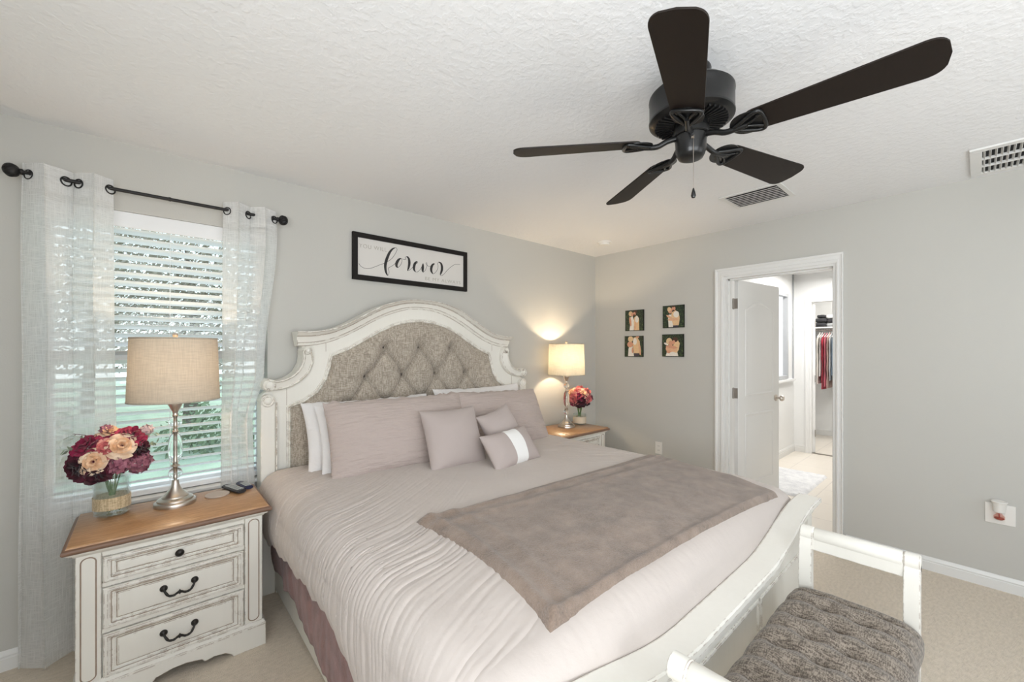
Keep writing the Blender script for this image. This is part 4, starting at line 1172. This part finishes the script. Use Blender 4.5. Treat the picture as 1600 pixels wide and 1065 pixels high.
MB().box(bx0+.02, bx1-.02, by1, by1+.022, .325, .392).box(bx0+.02, bx1-.02, by0-.022, by0, .325, .392).box(bx0, bx0+.022, by1, by0, .325, .392).box(bx1-.022, bx1, by1, by0, .325, .392).build('seat_frame', M['antique'], bench, bevel=.003)
for s_, xx in ((-1, bx0), (1, bx1)):
    for yy in (by0-.022, by1+.022):
        # post: leg below, curving outwards above to the scroll
        pts = catmull([(xx-s_*.010, yy, .30), (xx-s_*.012, yy, .42), (xx-s_*.016, yy, .52), (xx-s_*.010, yy, .60), (xx+s_*.004, yy, .652)], 5)
        secs = [[(p.x-.019, yy-.022, p.z), (p.x+.019, yy-.022, p.z), (p.x+.019, yy+.022, p.z), (p.x-.019, yy+.022, p.z)] for p in pts]
        MB().loft(secs).build('arm_post', M['antique'], bench, bevel=.003)
        sg = 1 if yy > (by0+by1)/2 else -1
        MB().loft([[(xx-s_*.010-.022, yy-.022, .33), (xx-s_*.010+.022, yy-.022, .33), (xx-s_*.010+.022, yy+.022, .33), (xx-s_*.010-.022, yy+.022, .33)],
                   [(xx-s_*.010-.015+s_*.015, yy-.015, .0), (xx-s_*.010+.015+s_*.015, yy-.015, .0), (xx-s_*.010+.015+s_*.015, yy+.015, .0), (xx-s_*.010-.015+s_*.015, yy+.015, .0)]]).build('leg', M['antique'], bench, bevel=.003)
    # rolled top rail
    MB().lathe([(0,0),(.026,0),(.030,.003),(.030,.042),(.026,.046),(.029,.050),(.029, by0-by1-.050),(.026,by0-by1-.046),(.030,by0-by1-.042),(.030,by0-by1-.003),(.026,by0-by1),(0,by0-by1)], (xx+s_*.010, by0, .655), 28, Matrix.Rotation(pi/2, 4, 'X')).build('arm_roll', M['antique'], bench, sharp=40)
    MB().box(xx+s_*.006-.022, xx+s_*.006+.022, by1+.04, by0-.04, .600, .655).build('arm_rail', M['antique'], bench, bevel=.004)

# ------------------------------------------------------------------ ceiling fan
fx, fy = -2.233, -2.125
fan = thing('ceiling_fan', 'black five blade ceiling fan hanging above the bed', 'ceiling fan', (fx, fy, H))
MB().lathe([(0,H),(.068,H),(.070,H-.006),(.064,H-.030),(.045,H-.050),(.020,H-.056),(0,H-.056)][::-1], (fx,fy,0), 36).build('canopy', M['black'], fan)
MB().lathe([(0,2.36),(.013,2.36),(.013,H-.05),(0,H-.05)], (fx,fy,0), 16).build('downrod', M['black'], fan)
MB().lathe([(0,2.245),(.120,2.245),(.137,2.250),(.147,2.256),(.148,2.262),(.146,2.266),(.146,2.335),(.148,2.339),(.147,2.347),(.135,2.358),(.07,2.366),(0,2.368)], (fx,fy,0), 56).build('motor_housing', M['black'], fan, sharp=40)
vn = MB()
for k in range(40):
    a = 2*pi*k/40; Mx = Matrix.Translation((fx+.095*cos(a), fy+.095*sin(a), 2.243)) @ Matrix.Rotation(a, 4, 'Z'); vn.obox(Mx, .06, .005, .008)
vn.build('vent_ribs', M['black'], fan)
MB().lathe([(0,2.195),(.060,2.195),(.063,2.198),(.063,2.22),(.058,2.225),(.058,2.25),(0,2.25)], (fx,fy,0), 40).build('flywheel', M['black'], fan)
MB().lathe([(0,2.112),(.030,2.112),(.042,2.117),(.048,2.128),(.052,2.140),(.0545,2.180),(.056,2.190),(.056,2.197),(0,2.197)], (fx,fy,0), 40).build('switch_housing', M['black'], fan, sharp=50)
# pull chain on the camera side
d = Vector((cam.location.x-fx, cam.location.y-fy, 0)).normalized(); px_, py_ = fx+d.x*.056+.006, fy+d.y*.056-.006
ch = MB().lathe([(0,-.004),(.006,-.004),(.006,.004),(0,.004)], (px_, py_, 2.170), 12, Matrix.Rotation(pi/2, 4, 'X').to_4x4())
ch.tube([(px_, py_, 2.170), (px_-.004, py_-.003, 2.16), (px_-.004, py_-.003, 1.985)], .0011, 6)
ch.build('pull_chain', M['nickel'], fan)
MB().lathe([(0,1.948),(.006,1.950),(.0085,1.957),(.006,1.970),(.002,1.984),(0,1.986)], (px_-.004, py_-.003, 0), 16).build('chain_pull', M['black'], fan)
PIT = R(-13)
def blade_parts(ang):
    Mz = Matrix.Translation((fx, fy, 2.180)) @ Matrix.Rotation(ang, 4, 'Z') @ Matrix.Rotation(PIT, 4, 'X')
    out = []
    # outline: u along, half width
    x0, x1 = .185, .665
    top = []
    for k in range(81):
        t = k/80; x = x0+(x1-x0)*t; hw = .050+.022*t
        if x > x1-.06: q = (x-(x1-.06))/.06; hw *= max(0., 1-min(1., q)**2.6)**(1/2.6)*.999 + .001
        if x < x0+.03: q = (x0+.03-x)/.03; hw *= .60+.40*sqrt(max(0., 1-q*q))
        top.append((x, hw))
    poly = [(x, -h) for x, h in top] + [(x, h) for x, h in reversed(top[:-1])]
    b_ = MB().prism(poly, 'z', -.0028, .0028); b_.v = [tuple(Mz @ Vector(p)) for p in b_.v]
    # iron
    r_ = MB()
    r_.tube(catmull([(.052,0,.012),(.085,0,.004),(.12,0,-.012),(.16,0,-.012),(.19,0,-.010)], 4), [.010]*9+[.010]*8, 10)
    r_.tube(catmull([(.145,.004,-.011),(.175,.022,-.012),(.215,.044,-.010),(.235,.040,-.009),(.240,.0,-.010),(.235,-.040,-.009),(.215,-.044,-.010),(.175,-.022,-.012),(.145,-.004,-.011)], 5), .0068, 8)
    r_.tube(catmull([(.17,0,-.011),(.205,.012,-.012),(.232,.030,-.010)], 4), .0045, 8); r_.tube(catmull([(.17,0,-.011),(.205,-.012,-.012),(.232,-.030,-.010)], 4), .0045, 8)
    pl = [(.19+.055*cos(2*pi*k/28)+.0, .052*sin(2*pi*k/28)) for k in range(28)]
    r_.prism(pl, 'z', -.0065, -.003)
    for q in ((.225,.028),(.225,-.028),(.185,0)):
        r_.lathe([(0,-.016),(.006,-.014),(.006,-.006),(0,-.006)], (q[0], q[1], 0), 10)
    r_.v = [tuple(Mz @ Vector(p)) for p in r_.v]
    return b_, r_
for a in (130.5, 58.5, -13.5, -85.5, 202.5):
    b_, r_ = blade_parts(R(a))
    b_.build('blade', M['bladem'], fan, bevel=.001); r_.build('blade_iron', M['black'], fan, sharp=50)

# ------------------------------------------------------------------ vents and detector
v1 = thing('ceiling_vent', 'small white slatted air vent on the ceiling behind the fan', 'vent', (-.665, -1.84, H))
x0, x1, y0, y1 = -.800, -.530, -1.995, -1.690
MB().box(x0-.03, x0, y0-.03, y1+.03, H-.006, H-.0005).box(x1, x1+.03, y0-.03, y1+.03, H-.006, H-.0005).box(x0, x1, y0-.03, y0, H-.006, H-.0005).box(x0, x1, y1, y1+.03, H-.006, H-.0005).build('frame', M['trim'], v1, bevel=.002)
box(x0, x1, y0, y1, H-.0015, H-.0005).build('duct_shade_sheet', M['dark'], v1)  # dark sheet painted as the shade up in the duct
s_ = MB(); n = 8
for k in range(n):
    x = x0 + (k+.5)*(x1-x0)/n; s_.obox(Matrix.Translation((x, (y0+y1)/2, H-.0105)) @ Matrix.Rotation(R(-12), 4, 'Y'), .024, y1-y0, .0015)
s_.build('slats', M['trim'], v1)
v2 = thing('return_air_vent', 'large white louvered return vent on the ceiling near the right wall', 'vent', (-.31, -3.15, H))
x0, x1, y0, y1 = -.555, -.070, -3.60, -2.800
fr = .045
MB().box(x0, x0+fr, y0, y1, H-.012, H-.0005).box(x1-fr, x1, y0, y1, H-.012, H-.0005).box(x0+fr, x1-fr, y0, y0+fr, H-.012, H-.0005).box(x0+fr, x1-fr, y1-fr, y1, H-.012, H-.0005).build('frame', M['trim'], v2, bevel=.003)
box(x0+fr, x1-fr, y0+fr, y1-fr, H-.0014, H-.0005).build('duct_shade_sheet', M['dark'], v2)  # dark sheet standing for the unlit hollow behind the louvers
s_ = MB(); y = y0+fr+.006
while y < y1-fr:
    s_.obox(Matrix.Translation(((x0+x1)/2, y, H-.008)) @ Matrix.Rotation(R(-32), 4, 'X'), x1-x0-2*fr, .0015, .014); y += .0205
for k in (1, 2):
    x = x0+fr+(x1-x0-2*fr)*k/3; s_.box(x-.006, x+.006, y0+fr, y1-fr, H-.0145, H-.002)
s_.build('louvers', M['trim'], v2)
sdm = single(MB().lathe([(0,H-.034),(.035,H-.034),(.048,H-.030),(.052,H-.020),(.053,H-.012),(.066,H-.010),(.068,H-.001),(0,H-.001)], (-.457,-.45,0), 32), 'smoke_detector', M['plastic'], 'round white smoke detector on the ceiling near the corner', 'smoke detector', (-.457,-.45,H-.034), sharp=40)

# ------------------------------------------------------------------ wall sign
sg = thing('framed_sign', 'long black framed white sign with script lettering above the headboard', 'framed sign', (-2.23, 0, 2.05))
W2, H2, ft = .472, .162, .034
f = MB(); yb, yf_ = -.0005, -.024
def fr4(x0, x1, z0, z1, t):
    return MB().loft([[(x0,yb,z0),(x0,yf_,z0),(x0+t,yf_,z0+t),(x0+t,yb,z0+t)], [(x1,yb,z0),(x1,yf_,z0),(x1-t,yf_,z0+t),(x1-t,yb,z0+t)]]).loft([[(x1,yb,z0),(x1,yf_,z0),(x1-t,yf_,z0+t),(x1-t,yb,z0+t)], [(x1,yb,z1),(x1,yf_,z1),(x1-t,yf_,z1-t),(x1-t,yb,z1-t)]]).loft([[(x1,yb,z1),(x1,yf_,z1),(x1-t,yf_,z1-t),(x1-t,yb,z1-t)], [(x0,yb,z1),(x0,yf_,z1),(x0+t,yf_,z1-t),(x0+t,yb,z1-t)]]).loft([[(x0,yb,z1),(x0,yf_,z1),(x0+t,yf_,z1-t),(x0+t,yb,z1-t)], [(x0,yb,z0),(x0,yf_,z0),(x0+t,yf_,z0+t),(x0+t,yb,z0+t)]])
fr4(-2.23-W2, -2.23+W2, 2.05-H2, 2.05+H2, ft).build('frame', M['frame'], sg)
box(-2.23-W2+ft, -2.23+W2-ft, -.015, -.001, 2.05-H2+ft, 2.05+H2-ft).build('board', M['signwhite'], sg)
strokes = [
('t',[(-0.428,-0.052),(-0.414,-0.069),(-0.389,-0.079),(-0.355,-0.077),(-0.315,-0.06),(-0.273,-0.038),(-0.238,-0.021),(-0.189,0.016),(-0.158,0.062),(-0.148,0.089),(-0.155,0.1),(-0.167,0.1)]),
('T',[(-0.163,0.099),(-0.183,0.087),(-0.204,0.06),(-0.221,0.023),(-0.233,-0.013),(-0.238,-0.043),(-0.235,-0.077),(-0.227,-0.099),(-0.22,-0.11)]),
('t',[(-0.22,-0.11),(-0.212,-0.1),(-0.209,-0.079),(-0.216,-0.057),(-0.201,-0.046),(-0.177,-0.029),(-0.152,-0.005)]),
('T',[(-0.117,0.03),(-0.136,0.015),(-0.151,-0.013),(-0.151,-0.034),(-0.139,-0.041)]),
('t',[(-0.139,-0.041),(-0.12,-0.021),(-0.109,0.007),(-0.112,0.026),(-0.12,0.029),(-0.095,0.024),(-0.076,0.028),(-0.083,0.038),(-0.072,0.049),(-0.059,0.05),(-0.053,0.042)]),
('T',[(-0.072,0.049),(-0.056,0.039),(-0.05,0.019),(-0.05,-0.005),(-0.056,-0.033),(-0.065,-0.055)]),
('t',[(-0.065,-0.056),(-0.05,-0.05),(-0.023,-0.026),(0.003,0.002),(0.02,0.016),(0.017,0.025)]),
('T',[(0.017,0.025),(0.0,0.011),(-0.01,-0.015),(-0.01,-0.039),(0.002,-0.056)]),
('t',[(0.002,-0.057),(0.02,-0.053),(0.044,-0.029),(0.061,0.004),(0.068,0.017)]),
('T',[(0.066,0.017),(0.064,-0.008),(0.062,-0.033),(0.066,-0.051)]),
('t',[(0.066,-0.052),(0.085,-0.033),(0.099,0.003),(0.097,0.027),(0.091,0.02),(0.106,0.004),(0.134,0.004),(0.162,0.021),(0.166,0.03)]),
('T',[(0.166,0.03),(0.148,0.016),(0.137,-0.011),(0.139,-0.035),(0.152,-0.053)]),
('t',[(0.152,-0.054),(0.169,-0.044),(0.191,-0.016),(0.198,0.016),(0.193,0.031),(0.204,0.047),(0.217,0.047)]),
('T',[(0.204,0.048),(0.224,0.039),(0.233,0.018),(0.233,-0.011),(0.224,-0.037),(0.217,-0.054)]),
('t',[(0.217,-0.057),(0.235,-0.055),(0.257,-0.037),(0.294,0.003),(0.332,0.034),(0.363,0.05),(0.406,0.055)])]
ink = MB()
for kd, pts in strokes:
    c = catmull([(a, b_, 0) for a, b_ in pts], 5); n = len(c); secs = []
    for i, p in enumerate(c):
        t = (c[min(i+1,n-1)]-c[max(i-1,0)]).normalized(); s_ = i/(n-1)
        w_ = .0013 if kd == 't' else .0016+.0088*abs(sin(pi*s_))**.8
        q = Vector((-t.y, t.x, 0))*w_
        secs.append([(-2.23+p.x+q.x, -.0155, 2.05+p.y+q.y), (-2.23+p.x-q.x, -.0155, 2.05+p.y-q.y), (-2.23+p.x-q.x, -.0148, 2.05+p.y-q.y), (-2.23+p.x+q.x, -.0148, 2.05+p.y+q.y)])
    ink.loft(secs)
ink.build('script_lettering', M['ink'], sg)
def caps_mesh(txt, size, x, z, name, m, parent, y, width=None):
    cu = bpy.data.curves.new(name, 'FONT'); cu.body = txt; cu.size = size; cu.extrude = .0003; cu.offset = -.0008; cu.space_character = 1.15
    tmp = bpy.data.objects.new('tmp', cu); COL.objects.link(tmp); dg = bpy.context.evaluated_depsgraph_get(); dg.update()
    me = bpy.data.meshes.new_from_object(tmp.evaluated_get(dg)); bpy.data.objects.remove(tmp)
    xs = [v.co.x for v in me.vertices]; mx = max(xs)-min(xs); k = (width/mx) if width else 1
    for v in me.vertices:
        a, b_, c = v.co; v.co = ((a-min(xs))*k + x-ORG.x, y-c-ORG.y, b_+z-ORG.z)
    me.materials.clear(); me.materials.append(m)
    o = bpy.data.objects.new(name, me); COL.objects.link(o); o.parent = parent; return o
caps_mesh('YOU WILL', .040, -2.23-.425, 2.05+.060, 'gold_lettering', M['goldink'], sg, -.0153, .198)
caps_mesh('BE MY ALWAYS', .036, -2.23+.085, 2.05-.108, 'gold_lettering', M['goldink'], sg, -.0153, .325)

# ------------------------------------------------------------------ photo panels
def foliage():
    t = NT('photo_foliage'); n = t.noise(60, 4, rough=.7)
    t.base(t.ramp(n, [(.3,(.006,.009,.007)),(.5,(.016,.028,.017)),(.62,(.05,.09,.03)),(.75,(.22,.26,.12))])); t.p(rough=.35); return t.m
PH = foliage()
pm = {k: simple('photo_'+k, c, .4, var=.15, scale=60, bstr=0) for k, c in dict(skin=(.62,.30,.19), shirt=(.74,.50,.28), white=(.80,.74,.66), blond=(.70,.50,.28), dark=(.07,.03,.02), tan=(.70,.40,.24), trousers=(.05,.04,.06)).items()}
def ell(cx, cz, rx, rz, rot=0): return [(cx+rx*cos(a)*cos(rot)-rz*sin(a)*sin(rot), cz+rx*cos(a)*sin(rot)+rz*sin(a)*cos(rot)) for a in [2*pi*k/20 for k in range(20)]]
def photo(yc, zc, lab, fig):
    t = thing('photo_panel', lab, 'photo', (0, yc, zc), 'four square couple photos beside the door')
    h = .106
    box(-.014, -.0005, yc-h, yc+h, zc-h, zc+h).build('backing', M['frame'], t, bevel=.001)
    box(-.0148, -.014, yc-h+.004, yc+h-.004, zc-h+.004, zc+h-.004).build('print', PH, t)
    # figures: u runs left->right in the picture = -y ; clip to the print
    lim = h-.005
    mb_ = MB(); idx = []
    for i, (k, poly) in enumerate(fig):
        poly = [(max(-lim, min(lim, a)), max(-lim, min(lim, c))) for a, c in poly]
        x = -.0149-.00008*i; mb_.face([(x, yc-a, zc+c) for a, c in poly]); idx.append(k)
    o = mb_.build('printed_couple', None, t); ks = sorted(set(idx))
    for k in ks: o.data.materials.append(pm[k])
    for i, k in enumerate(idx):
        if i < len(o.data.polygons): o.data.polygons[i].material_index = ks.index(k)
    return t
fA = [('white', [(-.055,-.105),(-.045,-.02),(-.05,.03),(-.02,.045),(.0,.0),(-.005,-.105)]), ('skin', ell(-.045,-.01,.012,.05,.15)), ('shirt', [(.005,-.105),(-.005,-.03),(.0,.03),(.03,.05),(.055,.02),(.058,-.105)]), ('white', ell(.03,.01,.02,.035)), ('tan', ell(.012,-.06,.012,.045,-.2)), ('blond', ell(-.042,.07,.022,.026)), ('skin', ell(-.022,.062,.014,.02)), ('dark', ell(.012,.082,.024,.020)), ('skin', ell(.002,.066,.016,.020)), ('dark', ell(-.002,.052,.012,.010))]
fB = [('white', [(-.045,-.10),(-.05,-.02),(-.045,.02),(-.01,.02),(.0,-.10)]), ('shirt', [(.0,-.085),(-.02,-.01),(-.015,.04),(.02,.06),(.055,.035),(.065,-.02),(.055,-.085)]), ('white', ell(.03,.02,.028,.03)), ('tan', ell(.0,-.028,.055,.012,.0)), ('tan', ell(-.035,-.005,.04,.011,-.6)), ('skin', ell(-.03,.058,.020,.028)), ('blond', ell(-.040,.07,.018,.022)), ('skin', ell(.005,.075,.018,.024)), ('dark', ell(.002,.096,.018,.008)), ('dark', ell(.004,.056,.011,.008)), ('trousers', [(-.0,-.1),(.0,-.085),(.05,-.085),(.05,-.1)])]
fC = [('white', [(-.065,-.105),(-.06,-.03),(-.05,.0),(-.01,.0),(.005,-.105)]), ('shirt', [(.005,-.07),(-.01,.02),(.0,.09),(.04,.095),(.07,.05),(.075,-.03),(.06,-.07)]), ('tan', ell(.07,-.03,.012,.06,.1)), ('skin', ell(-.04,.02,.035,.030)), ('blond', ell(-.035,.075,.030,.030)), ('white', ell(.015,.05,.022,.035)), ('skin', ell(-.012,-.04,.010,.03)), ('skin', ell(.045,.095,.02,.010)), ('trousers', [(.005,-.10),(.005,-.07),(.06,-.07),(.06,-.10)])]
fD = [('white', [(-.07,-.10),(-.05,-.04),(.04,-.04),(.055,-.10)]), ('shirt', [(.0,-.06),(.01,.03),(.045,.06),(.07,.02),(.06,-.04),(.04,-.07)]), ('tan', ell(-.025,-.03,.045,.035)), ('skin', ell(-.01,-.015,.06,.014,-.15)), ('white', ell(-.065,.015,.024,.010,-.4)), ('blond', ell(-.035,.04,.030,.032)), ('skin', ell(-.018,.022,.022,.024)), ('dark', ell(.024,.055,.028,.024)), ('skin', ell(.010,.032,.016,.018)), ('tan', ell(.0,-.045,.045,.013,.1)), ('skin', ell(-.04,-.06,.02,.014))]
photo(-.500, 1.705, 'upper left of the four square couple photos, kissing in a garden', fA)
photo(-.917, 1.720, 'upper right of the four square couple photos, hugging before dark foliage', fB)
photo(-.493, 1.440, 'lower left of the four square couple photos, bodies without faces', fC)
photo(-.912, 1.446, 'lower right of the four square couple photos, close embrace with crossed arms', fD)

# ------------------------------------------------------------------ outlets
ol = thing('wall_outlet', 'white double outlet plate low on the wall left of the door', 'outlet', (0, -.763, .447))
box(-.005, -.0005, -.800, -.726, .388, .506).build('cover_plate', M['plastic'], ol, bevel=.003)
box(-.007, -.005, -.780, -.746, .405, .489).build('receptacle', M['plastic'], ol, bevel=.002)
s_ = MB()
for z in (.425, .467):
    for yy in (-.770, -.757): s_.box(-.0074, -.0068, yy-.0012, yy+.0012, z-.005, z+.005)
s_.build('slots', M['dark'], ol)
ol = thing('wall_outlet', 'white double gang outlet plate on the wall right of the door', 'outlet', (0, -2.915, .445))
box(-.006, -.0005, -2.975, -2.857, .385, .503).build('cover_plate', M['plastic'], ol, bevel=.003)
box(-.0075, -.006, -2.935, -2.900, .405, .485).build('receptacle', M['plastic'], ol, bevel=.002)
fr_ = thing('air_freshener', 'white plug-in air freshener with red oil bulb in the right outlet', 'air freshener', (-.03, -2.915, .42))
MB().lathe([(0,.462),(.020,.462),(.024,.466),(.027,.50),(.031,.520),(.034,.524),(.030,.528),(0,.522)], (-.037, -2.912, 0), 24).build('cap', M['plastic'], fr_)
t_ = thin_glass('oil_glass', (.95,.75,.7), .1, .05)
MB().lathe([(0,.418),(.014,.419),(.022,.426),(.022,.440),(.012,.452),(.010,.462),(0,.462)], (-.037, -2.912, 0), 20).build('oil_bulb', t_, fr_)
MB().lathe([(0,.421),(.013,.421),(.020,.427),(.018,.432),(0,.432)], (-.037, -2.912, 0), 20).tube([(-.037,-2.912,.43),(-.037,-2.912,.46)], .003, 8).build('red_oil', simple('red_oil', (.35,.05,.02), .3, bstr=0), fr_)
box(-.028, -.0078, -2.925, -2.900, .468, .492).build('plug', M['plastic'], fr_, bevel=.003)
